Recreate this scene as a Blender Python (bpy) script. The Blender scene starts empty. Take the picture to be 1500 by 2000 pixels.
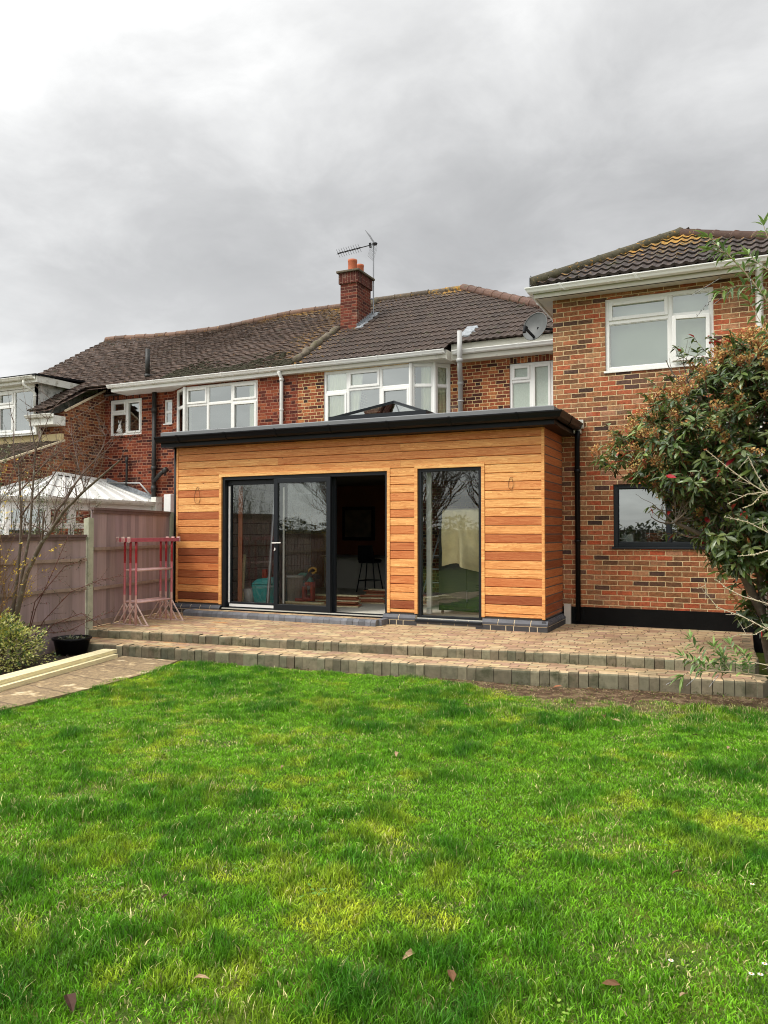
import bpy, math, random
import numpy as np
from mathutils import Vector, noise as mnoise
random.seed(7); RNG = np.random.default_rng(7)
PI = math.pi
sc = bpy.context.scene
C = sc.collection

# ------------------------------------------------------------------ camera, sky, sun, exposure
cd = bpy.data.cameras.new('camera'); cam = bpy.data.objects.new('camera', cd); C.objects.link(cam)
cam.location = (2.528, -10.676, 1.39)
cam.rotation_euler = (math.radians(90 + 1.53), 0, math.radians(25.1))
cd.sensor_fit = 'HORIZONTAL'; cd.sensor_width = 36; cd.lens = 36.0
cd.clip_start = .05; cd.clip_end = 3000
sc.camera = cam
SUN_EL, SUN_AZ = 52, 232          # azimuth the light comes from, degrees counter-clockwise from +X
sdir = Vector((math.cos(math.radians(SUN_EL))*math.cos(math.radians(SUN_AZ)),
               math.cos(math.radians(SUN_EL))*math.sin(math.radians(SUN_AZ)), math.sin(math.radians(SUN_EL))))
ld = bpy.data.lights.new('sun', 'SUN'); ld.energy = 1.5; ld.angle = math.radians(14); ld.color = (1, .95, .87)
sun = bpy.data.objects.new('sun', ld); C.objects.link(sun)
sun.rotation_euler = sdir.to_track_quat('Z', 'Y').to_euler()
W = bpy.data.worlds.new('World'); sc.world = W; W.use_nodes = True


class NT:
    """tiny node-tree writer"""
    def __init__(s, tree): s.t = tree; s.n = tree.nodes; s.l = tree.links
    def node(s, ty, ins=None, **kw):
        n = s.n.new(ty)
        for k, v in kw.items(): setattr(n, k, v)
        for k, v in (ins or {}).items():
            i = n.inputs[k]
            if isinstance(v, bpy.types.NodeSocket): s.l.new(v, i)
            else: i.default_value = v
        return n
    def m(s, op, a, b=0.0, c=None, clamp=False):
        n = s.n.new('ShaderNodeMath'); n.operation = op; n.use_clamp = clamp
        for i, v in enumerate((a, b) if c is None else (a, b, c)):
            if isinstance(v, bpy.types.NodeSocket): s.l.new(v, n.inputs[i])
            else: n.inputs[i].default_value = v
        return n.outputs[0]
    def mix(s, f, a, b, mode='MIX'):
        n = s.n.new('ShaderNodeMix'); n.data_type = 'RGBA'; n.blend_type = mode
        for i, v in ((0, f), (6, a), (7, b)):
            if isinstance(v, bpy.types.NodeSocket): s.l.new(v, n.inputs[i])
            elif i == 0: n.inputs[0].default_value = v
            else: n.inputs[i].default_value = (v[0], v[1], v[2], 1)
        return n.outputs[2]
    def ramp(s, f, stops, interp='LINEAR'):
        n = s.n.new('ShaderNodeValToRGB'); n.color_ramp.interpolation = interp
        e = n.color_ramp.elements
        while len(e) < len(stops): e.new(.5)
        for k, (p, c) in enumerate(stops):
            e[k].position = p
            e[k].color = (c, c, c, 1) if isinstance(c, (int, float)) else (c[0], c[1], c[2], 1)
        s.l.new(f, n.inputs[0]); return n.outputs[0]
    def noise(s, vec, scale, detail=4, rough=.55, dist=0):
        n = s.node('ShaderNodeTexNoise', {'Scale': scale, 'Detail': detail, 'Roughness': rough, 'Distortion': dist})
        if vec is not None: s.l.new(vec, n.inputs['Vector'])
        return n.outputs['Fac']
    def comb(s, x, y, z=0.0):
        return s.node('ShaderNodeCombineXYZ', {'X': x, 'Y': y, 'Z': z}).outputs[0]


w = NT(W.node_tree)
bg = W.node_tree.nodes['Background']
tc = w.node('ShaderNodeTexCoord')
sep = w.node('ShaderNodeSeparateXYZ', {'Vector': tc.outputs['Generated']})
dx, dy, dz = sep.outputs
hz = w.m('ADD', w.m('MAXIMUM', dz, 0.0), .22)
pl = w.comb(w.m('DIVIDE', dx, hz), w.m('DIVIDE', dy, hz), 0.0)
n1 = w.noise(pl, 1.1, 6, .55, .35)
n2 = w.noise(w.node('ShaderNodeVectorMath', {0: pl, 1: (3.3, 8.1, 0)}, operation='ADD').outputs[0], 3.4, 7, .6, .3)
nn = w.m('ADD', w.m('MULTIPLY', n1, .6), w.m('MULTIPLY', n2, .4))
dirx = w.m('ADD', w.m('MULTIPLY', dx, -.906), w.m('MULTIPLY', dy, -.423))       # leftward of the view
elev = w.m('ADD', dz, w.m('MULTIPLY', w.m('SUBTRACT', nn, .5), .22))
band = w.ramp(elev, [(0, .5), (.10, .54), (.20, .46), (.30, .375), (.40, .395), (.52, .49), (.66, .62), (1, .85)])
fluff = w.ramp(nn, [(.34, .8), (.46, .92), (.53, 1.03), (.66, 1.26)])
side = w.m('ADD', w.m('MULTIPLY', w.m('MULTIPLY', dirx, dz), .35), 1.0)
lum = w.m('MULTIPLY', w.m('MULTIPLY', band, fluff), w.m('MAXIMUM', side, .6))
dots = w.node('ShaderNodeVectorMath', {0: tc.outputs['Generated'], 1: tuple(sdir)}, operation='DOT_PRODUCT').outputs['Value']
glow = w.m('MULTIPLY', w.m('POWER', w.m('MAXIMUM', w.m('ADD', w.m('MULTIPLY', dots, .5), .5), 0.0), 3.5), 1.5)  # bright cloud added round the unseen veiled sun to light the house front
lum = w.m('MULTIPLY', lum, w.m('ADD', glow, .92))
tint = w.ramp(lum, [(.2, (.985, .99, 1.0)), (.8, (1.0, 1.0, .985))])
cl = w.mix(1.0, tint, lum, 'MULTIPLY')
sky = w.node('ShaderNodeTexSky', sky_type='NISHITA'); sky.sun_disc = False
sky.sun_elevation = math.radians(SUN_EL); sky.sun_rotation = math.radians(90 - SUN_AZ)
skyc = w.mix(1.0, sky.outputs[0], (.005, .005, .005), 'MULTIPLY')
allc = w.mix(1.0, cl, skyc, 'ADD')
below = w.m('LESS_THAN', dz, -.01)
allc = w.mix(below, allc, (.12, .12, .1))
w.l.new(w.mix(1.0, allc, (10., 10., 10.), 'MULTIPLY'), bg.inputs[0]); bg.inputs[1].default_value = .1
W.cycles.sampling_method = 'AUTOMATIC'
sc.view_settings.view_transform = 'Standard'; sc.view_settings.look = 'None'
sc.view_settings.exposure = .58; sc.view_settings.gamma = 1
sc.cycles.use_denoising = True; sc.cycles.denoising_prefilter = 'ACCURATE'; sc.cycles.filter_width = 1.05
sc.cycles.max_bounces = 7; sc.cycles.diffuse_bounces = 4; sc.cycles.glossy_bounces = 4
sc.cycles.transparent_max_bounces = 16; sc.cycles.transmission_bounces = 4
sc.cycles.sample_clamp_indirect = 6


# ------------------------------------------------------------------ materials
def newmat(name):
    m = bpy.data.materials.new(name); m.use_nodes = True
    t = NT(m.node_tree); b = m.node_tree.nodes['Principled BSDF']
    return m, t, b

def objco(t):
    g = t.node('ShaderNodeNewGeometry'); return g.outputs['Position']

def bump(t, b, h, dist, strength=1.0):
    n = t.node('ShaderNodeBump', {'Height': h, 'Distance': dist, 'Strength': strength})
    t.l.new(n.outputs[0], b.inputs['Normal'])

def pbr(name, col, rough=.6, var=.15, scale=8, bmp=.0, bscale=60, metal=0, spec=.5, vcol=False, dirt=None, stretch=None):
    m, t, b = newmat(name)
    co = objco(t)
    if stretch:
        co = t.node('ShaderNodeVectorMath', {0: co, 1: stretch}, operation='MULTIPLY').outputs[0]
    n = t.noise(co, scale, 5)
    k = t.m('ADD', t.m('MULTIPLY', t.m('SUBTRACT', n, .5), var*2.6), 1.0)
    base = t.node('ShaderNodeAttribute', attribute_name='Col').outputs['Color'] if vcol else (col[0], col[1], col[2])
    c = t.mix(1.0, base, t.comb(k, k, k), 'MULTIPLY')
    if dirt:
        d = t.ramp(t.noise(co, dirt[1], 6, .65), [(dirt[2], 0), (dirt[2]+.18, 1)])
        c = t.mix(d, c, dirt[0])
    t.l.new(c, b.inputs['Base Color'])
    b.inputs['Roughness'].default_value = rough; b.inputs['Metallic'].default_value = metal
    b.inputs['Specular IOR Level'].default_value = spec
    if bmp: bump(t, b, t.noise(co, bscale, 4), bmp)
    return m

def brick_mat(name, stops, mortar, flemish, soldier=False, bright=1.0, blk=None, rough=.85, alt=None):
    m, t, b = newmat(name)
    p = objco(t); s = t.node('ShaderNodeSeparateXYZ', {'Vector': p})
    u = t.m('ADD', s.outputs[0], s.outputs[1]); v = s.outputs[2]
    L, H = .225, .075
    if blk: L, H = blk
    if soldier: u, v = t.m('ADD', v, .05), u
    jit = t.m('MULTIPLY', t.m('SUBTRACT', t.noise(p, 9, 2), .5), .012)
    v = t.m('ADD', v, jit); u = t.m('ADD', u, t.m('MULTIPLY', t.m('SUBTRACT', t.noise(p, 13, 2), .5), .014))
    per = L*1.5 if flemish else L
    rv = t.m('DIVIDE', v, H); row = t.m('FLOOR', rv); fv = t.m('SUBTRACT', rv, row)
    rj = t.m('MULTIPLY', t.node('ShaderNodeTexWhiteNoise', {'W': row}, noise_dimensions='1D').outputs['Value'], .10)
    uu = t.m('ADD', t.m('DIVIDE', u, per), t.m('ADD', t.m('MULTIPLY', row, .5), rj))
    col = t.m('FLOOR', uu); fu = t.m('SUBTRACT', uu, col)
    if flemish:
        hd = t.m('GREATER_THAN', fu, .6667)
        e = t.m('MINIMUM', t.m('MINIMUM', fu, t.m('SUBTRACT', 1.0, fu)), t.m('ABSOLUTE', t.m('SUBTRACT', fu, .6667)))
        cid = t.m('ADD', col, t.m('MULTIPLY', hd, .5))
    else:
        e = t.m('MINIMUM', fu, t.m('SUBTRACT', 1.0, fu)); cid = col
    du = t.m('MULTIPLY', e, per); dv = t.m('MULTIPLY', t.m('MINIMUM', fv, t.m('SUBTRACT', 1.0, fv)), H)
    d = t.m('ADD', t.m('MINIMUM', du, dv), t.m('MULTIPLY', t.m('SUBTRACT', t.noise(p, 60, 3), .5), .0045))
    mask = t.ramp(d, [(.0042, 0), (.0068, 1)])
    rnd = t.node('ShaderNodeTexWhiteNoise', {'Vector': t.comb(cid, row, 0.0)}, noise_dimensions='3D').outputs['Value']
    bc = t.ramp(rnd, stops)
    if alt: bc = t.mix(t.ramp(t.noise(t.comb(u, t.m('MULTIPLY', v, 2.2), 7.0), .8, 2), [(.42, 0), (.56, 1)]), bc, t.ramp(rnd, alt))
    big = t.noise(p, .9, 3)
    f1 = t.noise(p, 28, 5, .65)
    k = t.m('ADD', t.m('MULTIPLY', t.m('SUBTRACT', f1, .5), 1.9), t.m('ADD', t.m('ADD', t.m('MULTIPLY', t.m('SUBTRACT', big, .5), .8), t.m('MULTIPLY', t.m('SUBTRACT', t.noise(t.comb(t.m('MULTIPLY', u, 3.0), t.m('MULTIPLY', v, .45), 3.0), 1.0, 4), .5), .7)), bright))
    bc = t.mix(1.0, bc, t.comb(k, k, k), 'MULTIPLY')
    mk = t.m('ADD', t.m('MULTIPLY', t.m('SUBTRACT', t.noise(p, 40, 4), .5), 1.1), bright)
    mc = t.mix(1.0, mortar, t.comb(mk, mk, mk), 'MULTIPLY')
    fin = t.mix(mask, mc, bc)
    eff = t.ramp(t.noise(p, 2.4, 6, .7), [(.6, 0), (.74, 1)])
    fin = t.mix(t.m('MULTIPLY', eff, .28), fin, (.5, .42, .33))
    t.l.new(fin, b.inputs['Base Color'])
    b.inputs['Roughness'].default_value = rough; b.inputs['Specular IOR Level'].default_value = .25
    bump(t, b, t.m('ADD', mask, t.m('MULTIPLY', f1, .5)), .006)
    return m

WING = [(0, (.07, .04, .036)), (.05, (.13, .07, .05)), (.1, (.22, .11, .055)), (.3, (.31, .11, .05)), (.45, (.38, .1, .046)),
        (.6, (.41, .085, .036)), (.72, (.34, .17, .08)), (.85, (.4, .19, .11)), (.94, (.22, .09, .055)), (1, (.1, .045, .036))]
WING2 = [(0, (.05, .03, .024)), (.1, (.11, .055, .032)), (.22, (.22, .1, .045)), (.5, (.31, .13, .056)), (.7, (.36, .1, .045)), (.85, (.38, .19, .09)), (1, (.24, .12, .06))]
MIDB = [(0, (.03, .015, .013)), (.15, (.09, .028, .018)), (.4, (.2, .052, .025)), (.65, (.28, .075, .03)), (.85, (.36, .12, .045)), (1, (.42, .17, .06))]
REDB = [(0, (.03, .01, .009)), (.2, (.075, .016, .011)), (.5, (.15, .03, .016)), (.8, (.22, .046, .02)), (1, (.27, .075, .03))]
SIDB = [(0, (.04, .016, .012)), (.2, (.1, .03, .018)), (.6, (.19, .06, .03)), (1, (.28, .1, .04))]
M = {}
M['brick_wing'] = brick_mat('brick_wing', WING, (.64, .48, .27), False, alt=WING2)
M['brick_mid'] = brick_mat('brick_mid', MIDB, (.72, .52, .27), True)
M['brick_red'] = brick_mat('brick_red', REDB, (.36, .18, .11), True)
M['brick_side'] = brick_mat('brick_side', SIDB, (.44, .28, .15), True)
M['soldier_mid'] = brick_mat('soldier_mid', MIDB, (.55, .4, .22), False, True)
M['soldier_red'] = brick_mat('soldier_red', REDB, (.3, .14, .09), False, True)
M['chim'] = brick_mat('chimney_brick', [(0, (.06, .016, .012)), (.4, (.13, .03, .018)), (1, (.2, .05, .028))], (.26, .15, .1), False)
M['chimsol'] = brick_mat('chimney_soldier', [(0, (.05, .013, .01)), (1, (.14, .032, .02))], (.24, .14, .1), False, True)
M['blocks'] = brick_mat('grey_blockwork', [(0, (.4, .4, .36)), (.5, (.5, .5, .45)), (1, (.6, .58, .53))], (.05, .045, .04), False, blk=(.45, .225))
M['upvc'] = pbr('white_upvc', (.82, .82, .79), .35, .05, 3, dirt=((.5, .48, .4), 1.6, .66))
M['upvc_dirty'] = pbr('weathered_white_upvc', (.74, .74, .68), .5, .1, 3, dirt=((.3, .29, .22), 5, .52))
M['fascia'] = pbr('cream_fascia', (.6, .58, .5), .5, .1, 3, dirt=((.35, .33, .27), 3, .6))
M['shiplap'] = pbr('mouldy_white_board', (.7, .7, .67), .5, .1, 6, dirt=((.16, .16, .13), 7, .5))
M['cream'] = pbr('cream_render', (.62, .5, .27), .8, .1, 3)
M['black'] = pbr('black_plastic', (.006, .0065, .008), .42, .1, 5, spec=.18)
M['anth'] = pbr('anthracite_metal', (.014, .017, .021), .42, .06, 5, spec=.25)
M['trimgrey'] = pbr('grey_roof_trim', (.16, .165, .17), .5, .1, 4)
M['grp'] = pbr('grey_flat_roof', (.13, .13, .135), .7, .2, 2)
M['greypipe'] = pbr('grey_pipe', (.42, .42, .41), .45, .12, 4)
M['ironpipe'] = pbr('old_iron_pipe', (.022, .022, .02), .55, .4, 14, .003, 40, dirt=((.3, .3, .26), 12, .66))
M['lead'] = pbr('lead_flashing', (.26, .28, .3), .6, .7, 14, .006, 25, spec=.3)
M['terra'] = pbr('terracotta', (.48, .13, .055), .75, .18, 10)
M['cement'] = pbr('mossy_cement', (.13, .105, .075), .95, .5, 14, .02, 14, dirt=((.09, .085, .03), 9, .5))
M['plinth_black'] = pbr('bitumen_black', (.006, .006, .006), .8, .4, 5, .003, 30, dirt=((.07, .065, .055), 22, .66), spec=.12)
M['bluebrick'] = pbr('blue_brick', (.075, .08, .095), .55, .25, 9, .002, 50)
M['darkbrick'] = pbr('dark_brick', (.05, .048, .05), .75, .35, 12, .002, 50)
M['mortar'] = pbr('pale_mortar', (.6, .5, .34), .9, .15, 20, .002, 60)
M['concrete'] = pbr('weathered_concrete', (.42, .42, .31), .9, .3, 10, .004, 60, dirt=((.13, .15, .07), 5, .55))
M['floor'] = pbr('bare_concrete_floor', (.62, .59, .5), .8, .15, 3)
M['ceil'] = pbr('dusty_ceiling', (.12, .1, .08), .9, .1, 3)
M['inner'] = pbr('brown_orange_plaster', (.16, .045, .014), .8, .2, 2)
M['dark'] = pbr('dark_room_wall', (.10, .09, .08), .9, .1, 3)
M['roomlight'] = pbr('pale_room_wall', (.5, .48, .42), .9, .05, 3)
M['curtain'] = pbr('cream_curtain', (.95, .93, .72), .9, .06, 4)
M['fence'] = pbr('mauve_fence_board', (.2, .12, .115), .85, .3, 9, .003, 30, vcol=True, stretch=(1.5, 1.5, .12), dirt=((.12, .09, .07), 3, .6))
M['redpaint'] = pbr('worn_red_paint', (.4, .02, .03), .5, .3, 14, vcol=True, dirt=((.55, .4, .36), 30, .62))
M['plank'] = pbr('new_pale_timber', (.8, .71, .43), .75, .3, 5, .002, 40, stretch=(8, .5, 14), dirt=((.42, .33, .17), 2.2, .58))
M['tile'] = pbr('roof_tile', (1, 1, 1), .8, .28, 14, .004, 40, vcol=True, spec=.35)
M['leafy'] = None
M['bark'] = pbr('bark', (.12, .09, .065), .9, .4, 18, .004, 60, dirt=((.3, .29, .24), 14, .56))
M['palebark'] = pbr('pale_twig_bark', (.4, .31, .2), .8, .3, 18)
M['steel'] = pbr('dull_steel', (.3, .31, .33), .4, .2, 12, metal=.6)
M['dishgrey'] = pbr('dish_grey', (.085, .09, .088), .55, .25, 9)
M['teal'] = pbr('teal_plastic', (.012, .3, .3), .45, .1, 6)
M['yellow'] = pbr('yellow_plastic', (.5, .25, .02), .5, .15, 10)
M['redplastic'] = pbr('red_plastic', (.34, .035, .015), .5, .15, 10)
M['greenmetal'] = pbr('dark_green_metal', (.03, .2, .17), .45, .15, 10)
M['offcut'] = pbr('wood_offcut', (.3, .2, .08), .8, .2, 8)
M['boardstack'] = pbr('stained_board', (.38, .13, .06), .7, .25, 8, stretch=(.4, 6, 6))
M['white'] = pbr('white_plastic', (.8, .8, .78), .5, .05, 5)
M['cabinet'] = pbr('dark_green_cabinet', (.045, .05, .042), .5, .15, 3)
M['cloth'] = pbr('dust_sheet', (.85, .74, .45), .95, .12, 12, .002, 120)
M['soil'] = pbr('garden_soil', (.055, .038, .026), .95, .5, 14, .03, 20)
M['quoin'] = pbr('pale_stone', (.6, .56, .5), .8, .1, 8)
M['net'] = pbr('net_curtain', (.55, .6, .52), .9, .12, 30, stretch=(3, 3, .5))

def vleaf(name, trans=.35, rough=.42, spec=.5, var=.15):
    m, t, b = newmat(name)
    c = t.node('ShaderNodeAttribute', attribute_name='Col').outputs['Color']
    n = t.noise(objco(t), 30, 2); k = t.m('ADD', t.m('MULTIPLY', t.m('SUBTRACT', n, .5), var*2), 1.0)
    c = t.mix(1.0, c, t.comb(k, k, k), 'MULTIPLY')
    t.l.new(c, b.inputs['Base Color']); b.inputs['Roughness'].default_value = rough
    b.inputs['Specular IOR Level'].default_value = spec
    tr = t.node('ShaderNodeBsdfTranslucent', {'Color': c})
    mx = t.node('ShaderNodeMixShader', {0: trans, 1: b.outputs[0], 2: tr.outputs[0]})
    t.l.new(mx.outputs[0], t.n['Material Output'].inputs[0])
    return m
M['leafy'] = vleaf('leaf', .22, .35, .6)
M['grass'] = vleaf('grass_blade', .4, .5, .35)
M['straw'] = vleaf('dry_leaf', .1, .7, .2)

def glass(name, refl=.3, tint=(.75, .8, .78), grey=0.0, rough=0.0):
    m, t, b = newmat(name)
    tr = t.node('ShaderNodeBsdfTransparent', {'Color': (*tint, 1)})
    gl = t.node('ShaderNodeBsdfGlossy', {'Color': (.95, 1, .97, 1), 'Roughness': rough})
    lw = t.node('ShaderNodeLayerWeight', {'Blend': .25}).outputs['Fresnel']
    f = t.m('ADD', t.m('MULTIPLY', lw, .8), refl, clamp=True)
    bmp = t.node('ShaderNodeBump', {'Height': t.noise(objco(t), 1.6, 2), 'Distance': .0012, 'Strength': 1.0})
    t.l.new(bmp.outputs[0], gl.inputs['Normal'])
    mx = t.node('ShaderNodeMixShader', {0: f, 1: tr.outputs[0], 2: gl.outputs[0]})
    t.l.new(mx.outputs[0], t.n['Material Output'].inputs[0])
    return m
M['glass'] = glass('window_glass', .27)
M['glass_door'] = glass('door_glass', .10, (.9, .92, .9))
M['glass_roof'] = glass('rooflight_glass', .34, (.7, .72, .7))
M['glass_cons'] = glass('conservatory_glass', .5, (.6, .66, .66))
M['glass_frost'] = pbr('obscured_glass', (.4, .46, .4), .25, .25, 30, .004, 45, stretch=(3, 3, .8))

def cladding_mat():
    m, t, b = newmat('cedar_cladding')
    a = t.node('ShaderNodeAttribute', attribute_name='Col'); s = t.node('ShaderNodeSeparateColor', {0: a.outputs['Color']})
    tone, rnd = s.outputs[0], s.outputs[1]
    p = t.node('ShaderNodeSeparateXYZ', {'Vector': objco(t)})
    u = t.m('ADD', p.outputs[0], p.outputs[1])
    g = t.comb(t.m('ADD', t.m('MULTIPLY', u, .7), t.m('MULTIPLY', rnd, 91.)), t.m('MULTIPLY', p.outputs[2], 9.0), t.m('MULTIPLY', rnd, 37.))
    n = t.noise(g, 2.2, 4, .55, 1.6)
    rings = t.m('FRACT', t.m('MULTIPLY', n, 7.0))
    g2 = t.comb(t.m('MULTIPLY', u, 2.5), t.m('MULTIPLY', p.outputs[2], 160.), rnd)
    fine = t.noise(g2, 1.0, 3, .6)
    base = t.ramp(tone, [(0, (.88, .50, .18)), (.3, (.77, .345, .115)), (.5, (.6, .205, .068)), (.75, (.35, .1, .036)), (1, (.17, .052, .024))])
    k = t.m('ADD', t.m('ADD', t.m('MULTIPLY', rings, -.28), t.m('MULTIPLY', t.m('SUBTRACT', fine, .5), .7)), 1.1)
    k = t.m('ADD', k, t.m('MULTIPLY', t.m('SUBTRACT', n, .5), .55))
    c = t.mix(1.0, base, t.comb(k, t.m('MULTIPLY', k, k), t.m('POWER', k, 2.5)), 'MULTIPLY')
    kn = t.node('ShaderNodeTexVoronoi', {'Vector': t.comb(t.m('ADD', u, t.m('MULTIPLY', rnd, 17.)), t.m('MULTIPLY', p.outputs[2], 1.6), 0.0), 'Scale': 2.6}).outputs['Distance']
    c = t.mix(t.ramp(kn, [(.014, 1), (.034, 0)]), c, (.1, .035, .015))
    t.l.new(c, b.inputs['Base Color']); b.inputs['Roughness'].default_value = .55
    b.inputs['Specular IOR Level'].default_value = .3
    bump(t, b, fine, .0012)
    return m
M['cedar'] = cladding_mat()

def paver_mat():
    m, t, b = newmat('block_paving')
    p = objco(t); s = t.node('ShaderNodeSeparateXYZ', {'Vector': p})
    wob = t.m('MULTIPLY', t.m('SUBTRACT', t.noise(p, 3.5, 3), .5), .06)
    rot = .06
    x = t.m('ADD', s.outputs[0], t.m('MULTIPLY', s.outputs[1], rot)); y = t.m('SUBTRACT', s.outputs[1], t.m('MULTIPLY', s.outputs[0], .085))
    y = t.m('ADD', y, wob); x = t.m('ADD', x, wob)
    rv = t.m('DIVIDE', y, .105); row = t.m('FLOOR', rv); fv = t.m('SUBTRACT', rv, row)
    rj = t.node('ShaderNodeTexWhiteNoise', {'W': row}, noise_dimensions='1D').outputs['Value']
    uu = t.m('ADD', t.m('DIVIDE', x, .21), rj); col = t.m('FLOOR', uu); fu = t.m('SUBTRACT', uu, col)
    d = t.m('MINIMUM', t.m('MULTIPLY', t.m('MINIMUM', fu, t.m('SUBTRACT', 1.0, fu)), .21), t.m('MULTIPLY', t.m('MINIMUM', fv, t.m('SUBTRACT', 1.0, fv)), .105))
    mask = t.ramp(t.m('ADD', d, t.m('MULTIPLY', t.m('SUBTRACT', t.noise(p, 50, 3), .5), .006)), [(.003, 0), (.009, 1)])
    rnd = t.node('ShaderNodeTexWhiteNoise', {'Vector': t.comb(col, row, 0.0)}, noise_dimensions='3D').outputs['Value']
    c = t.ramp(rnd, [(0, (.34, .2, .13)), (.25, (.5, .35, .19)), (.5, (.4, .24, .17)), (.75, (.6, .45, .25)), (1, (.46, .36, .22))])
    f = t.noise(p, 30, 5, .7); k = t.m('ADD', t.m('MULTIPLY', t.m('SUBTRACT', f, .5), .8), .98)
    c = t.mix(1.0, c, t.comb(k, k, k), 'MULTIPLY')
    st = t.ramp(t.noise(p, 1.3, 5, .6), [(.5, 0), (.66, 1)])
    c = t.mix(t.m('MULTIPLY', st, .5), c, (.22, .16, .09))
    saw = t.ramp(t.noise(t.comb(t.m('MULTIPLY', s.outputs[0], .7), t.m('MULTIPLY', s.outputs[1], 3.), 4.0), 2.2, 6, .7), [(.56, 0), (.64, 1)])
    inx = t.ramp(t.m('ADD', t.m('MULTIPLY', s.outputs[0], -.1), 0.0), [(.3, 0), (.42, 1)])
    c = t.mix(t.m('MULTIPLY', t.m('MULTIPLY', saw, inx), .8), c, (.55, .26, .09))
    jc = t.mix(t.noise(p, 14, 2), (.07, .055, .03), (.2, .15, .08))
    t.l.new(t.mix(mask, jc, c), b.inputs['Base Color']); b.inputs['Roughness'].default_value = .9
    b.inputs['Specular IOR Level'].default_value = .2
    bump(t, b, t.m('ADD', mask, t.m('MULTIPLY', f, .6)), .006)
    return m
M['paver'] = paver_mat()
M['kerb'] = pbr('kerb_block', (.2, .18, .13), .9, .35, 16, .004, 60, vcol=True, dirt=((.06, .062, .03), 5, .52))

def ground_mat():
    m, t, b = newmat('lawn_ground')
    p = objco(t)
    n = t.noise(p, 2.2, 6, .65); f = t.noise(p, 55, 4, .7)
    c = t.ramp(n, [(.3, (.03, .07, .008)), (.5, (.06, .12, .012)), (.62, (.13, .17, .02)), (.75, (.12, .11, .03))])
    k = t.m('ADD', t.m('MULTIPLY', t.m('SUBTRACT', f, .5), 1.6), 1.0)
    c = t.mix(1.0, c, t.comb(k, k, k), 'MULTIPLY')
    a = t.node('ShaderNodeAttribute', attribute_name='Col').outputs['Color']
    bare = t.mix(1.0, t.ramp(t.noise(p, 9, 6, .7), [(.3, (.045, .028, .018)), (.5, (.14, .085, .05)), (.62, (.3, .22, .13)), (.75, (.1, .09, .03))]), t.comb(k, k, k), 'MULTIPLY')
    c = t.mix(t.node('ShaderNodeSeparateColor', {0: a}).outputs[0], c, bare)
    t.l.new(c, b.inputs['Base Color']); b.inputs['Roughness'].default_value = .95
    b.inputs['Specular IOR Level'].default_value = .15
    bump(t, b, f, .02)
    return m
M['ground'] = ground_mat()

def path_mat():
    m, t, b = newmat('sandstone_slabs')
    p = objco(t); s = t.node('ShaderNodeSeparateXYZ', {'Vector': p})
    wob = t.m('MULTIPLY', t.m('SUBTRACT', t.noise(p, 6, 3), .5), .05)
    y = t.m('ADD', t.m('ADD', s.outputs[1], t.m('MULTIPLY', s.outputs[0], .18)), wob)
    r = t.m('DIVIDE', y, .62); row = t.m('FLOOR', r); fr = t.m('SUBTRACT', r, row)
    d = t.m('MULTIPLY', t.m('MINIMUM', fr, t.m('SUBTRACT', 1.0, fr)), .62)
    mask = t.ramp(d, [(.006, 0), (.02, 1)])
    n = t.noise(p, 4, 6, .65); f = t.noise(p, 40, 4, .7)
    c = t.ramp(n, [(.3, (.14, .1, .055)), (.44, (.32, .23, .125)), (.5, (.2, .14, .08)), (.57, (.38, .27, .14)), (.64, (.62, .52, .34)), (.75, (.4, .28, .15))])
    k = t.m('ADD', t.m('MULTIPLY', t.m('SUBTRACT', f, .5), .7), 1.0)
    c = t.mix(1.0, c, t.comb(k, k, k), 'MULTIPLY')
    t.l.new(t.mix(mask, (.16, .11, .065), c), b.inputs['Base Color']); b.inputs['Roughness'].default_value = .9
    bump(t, b, t.m('ADD', mask, f), .006)
    return m
M['path'] = path_mat()


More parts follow.
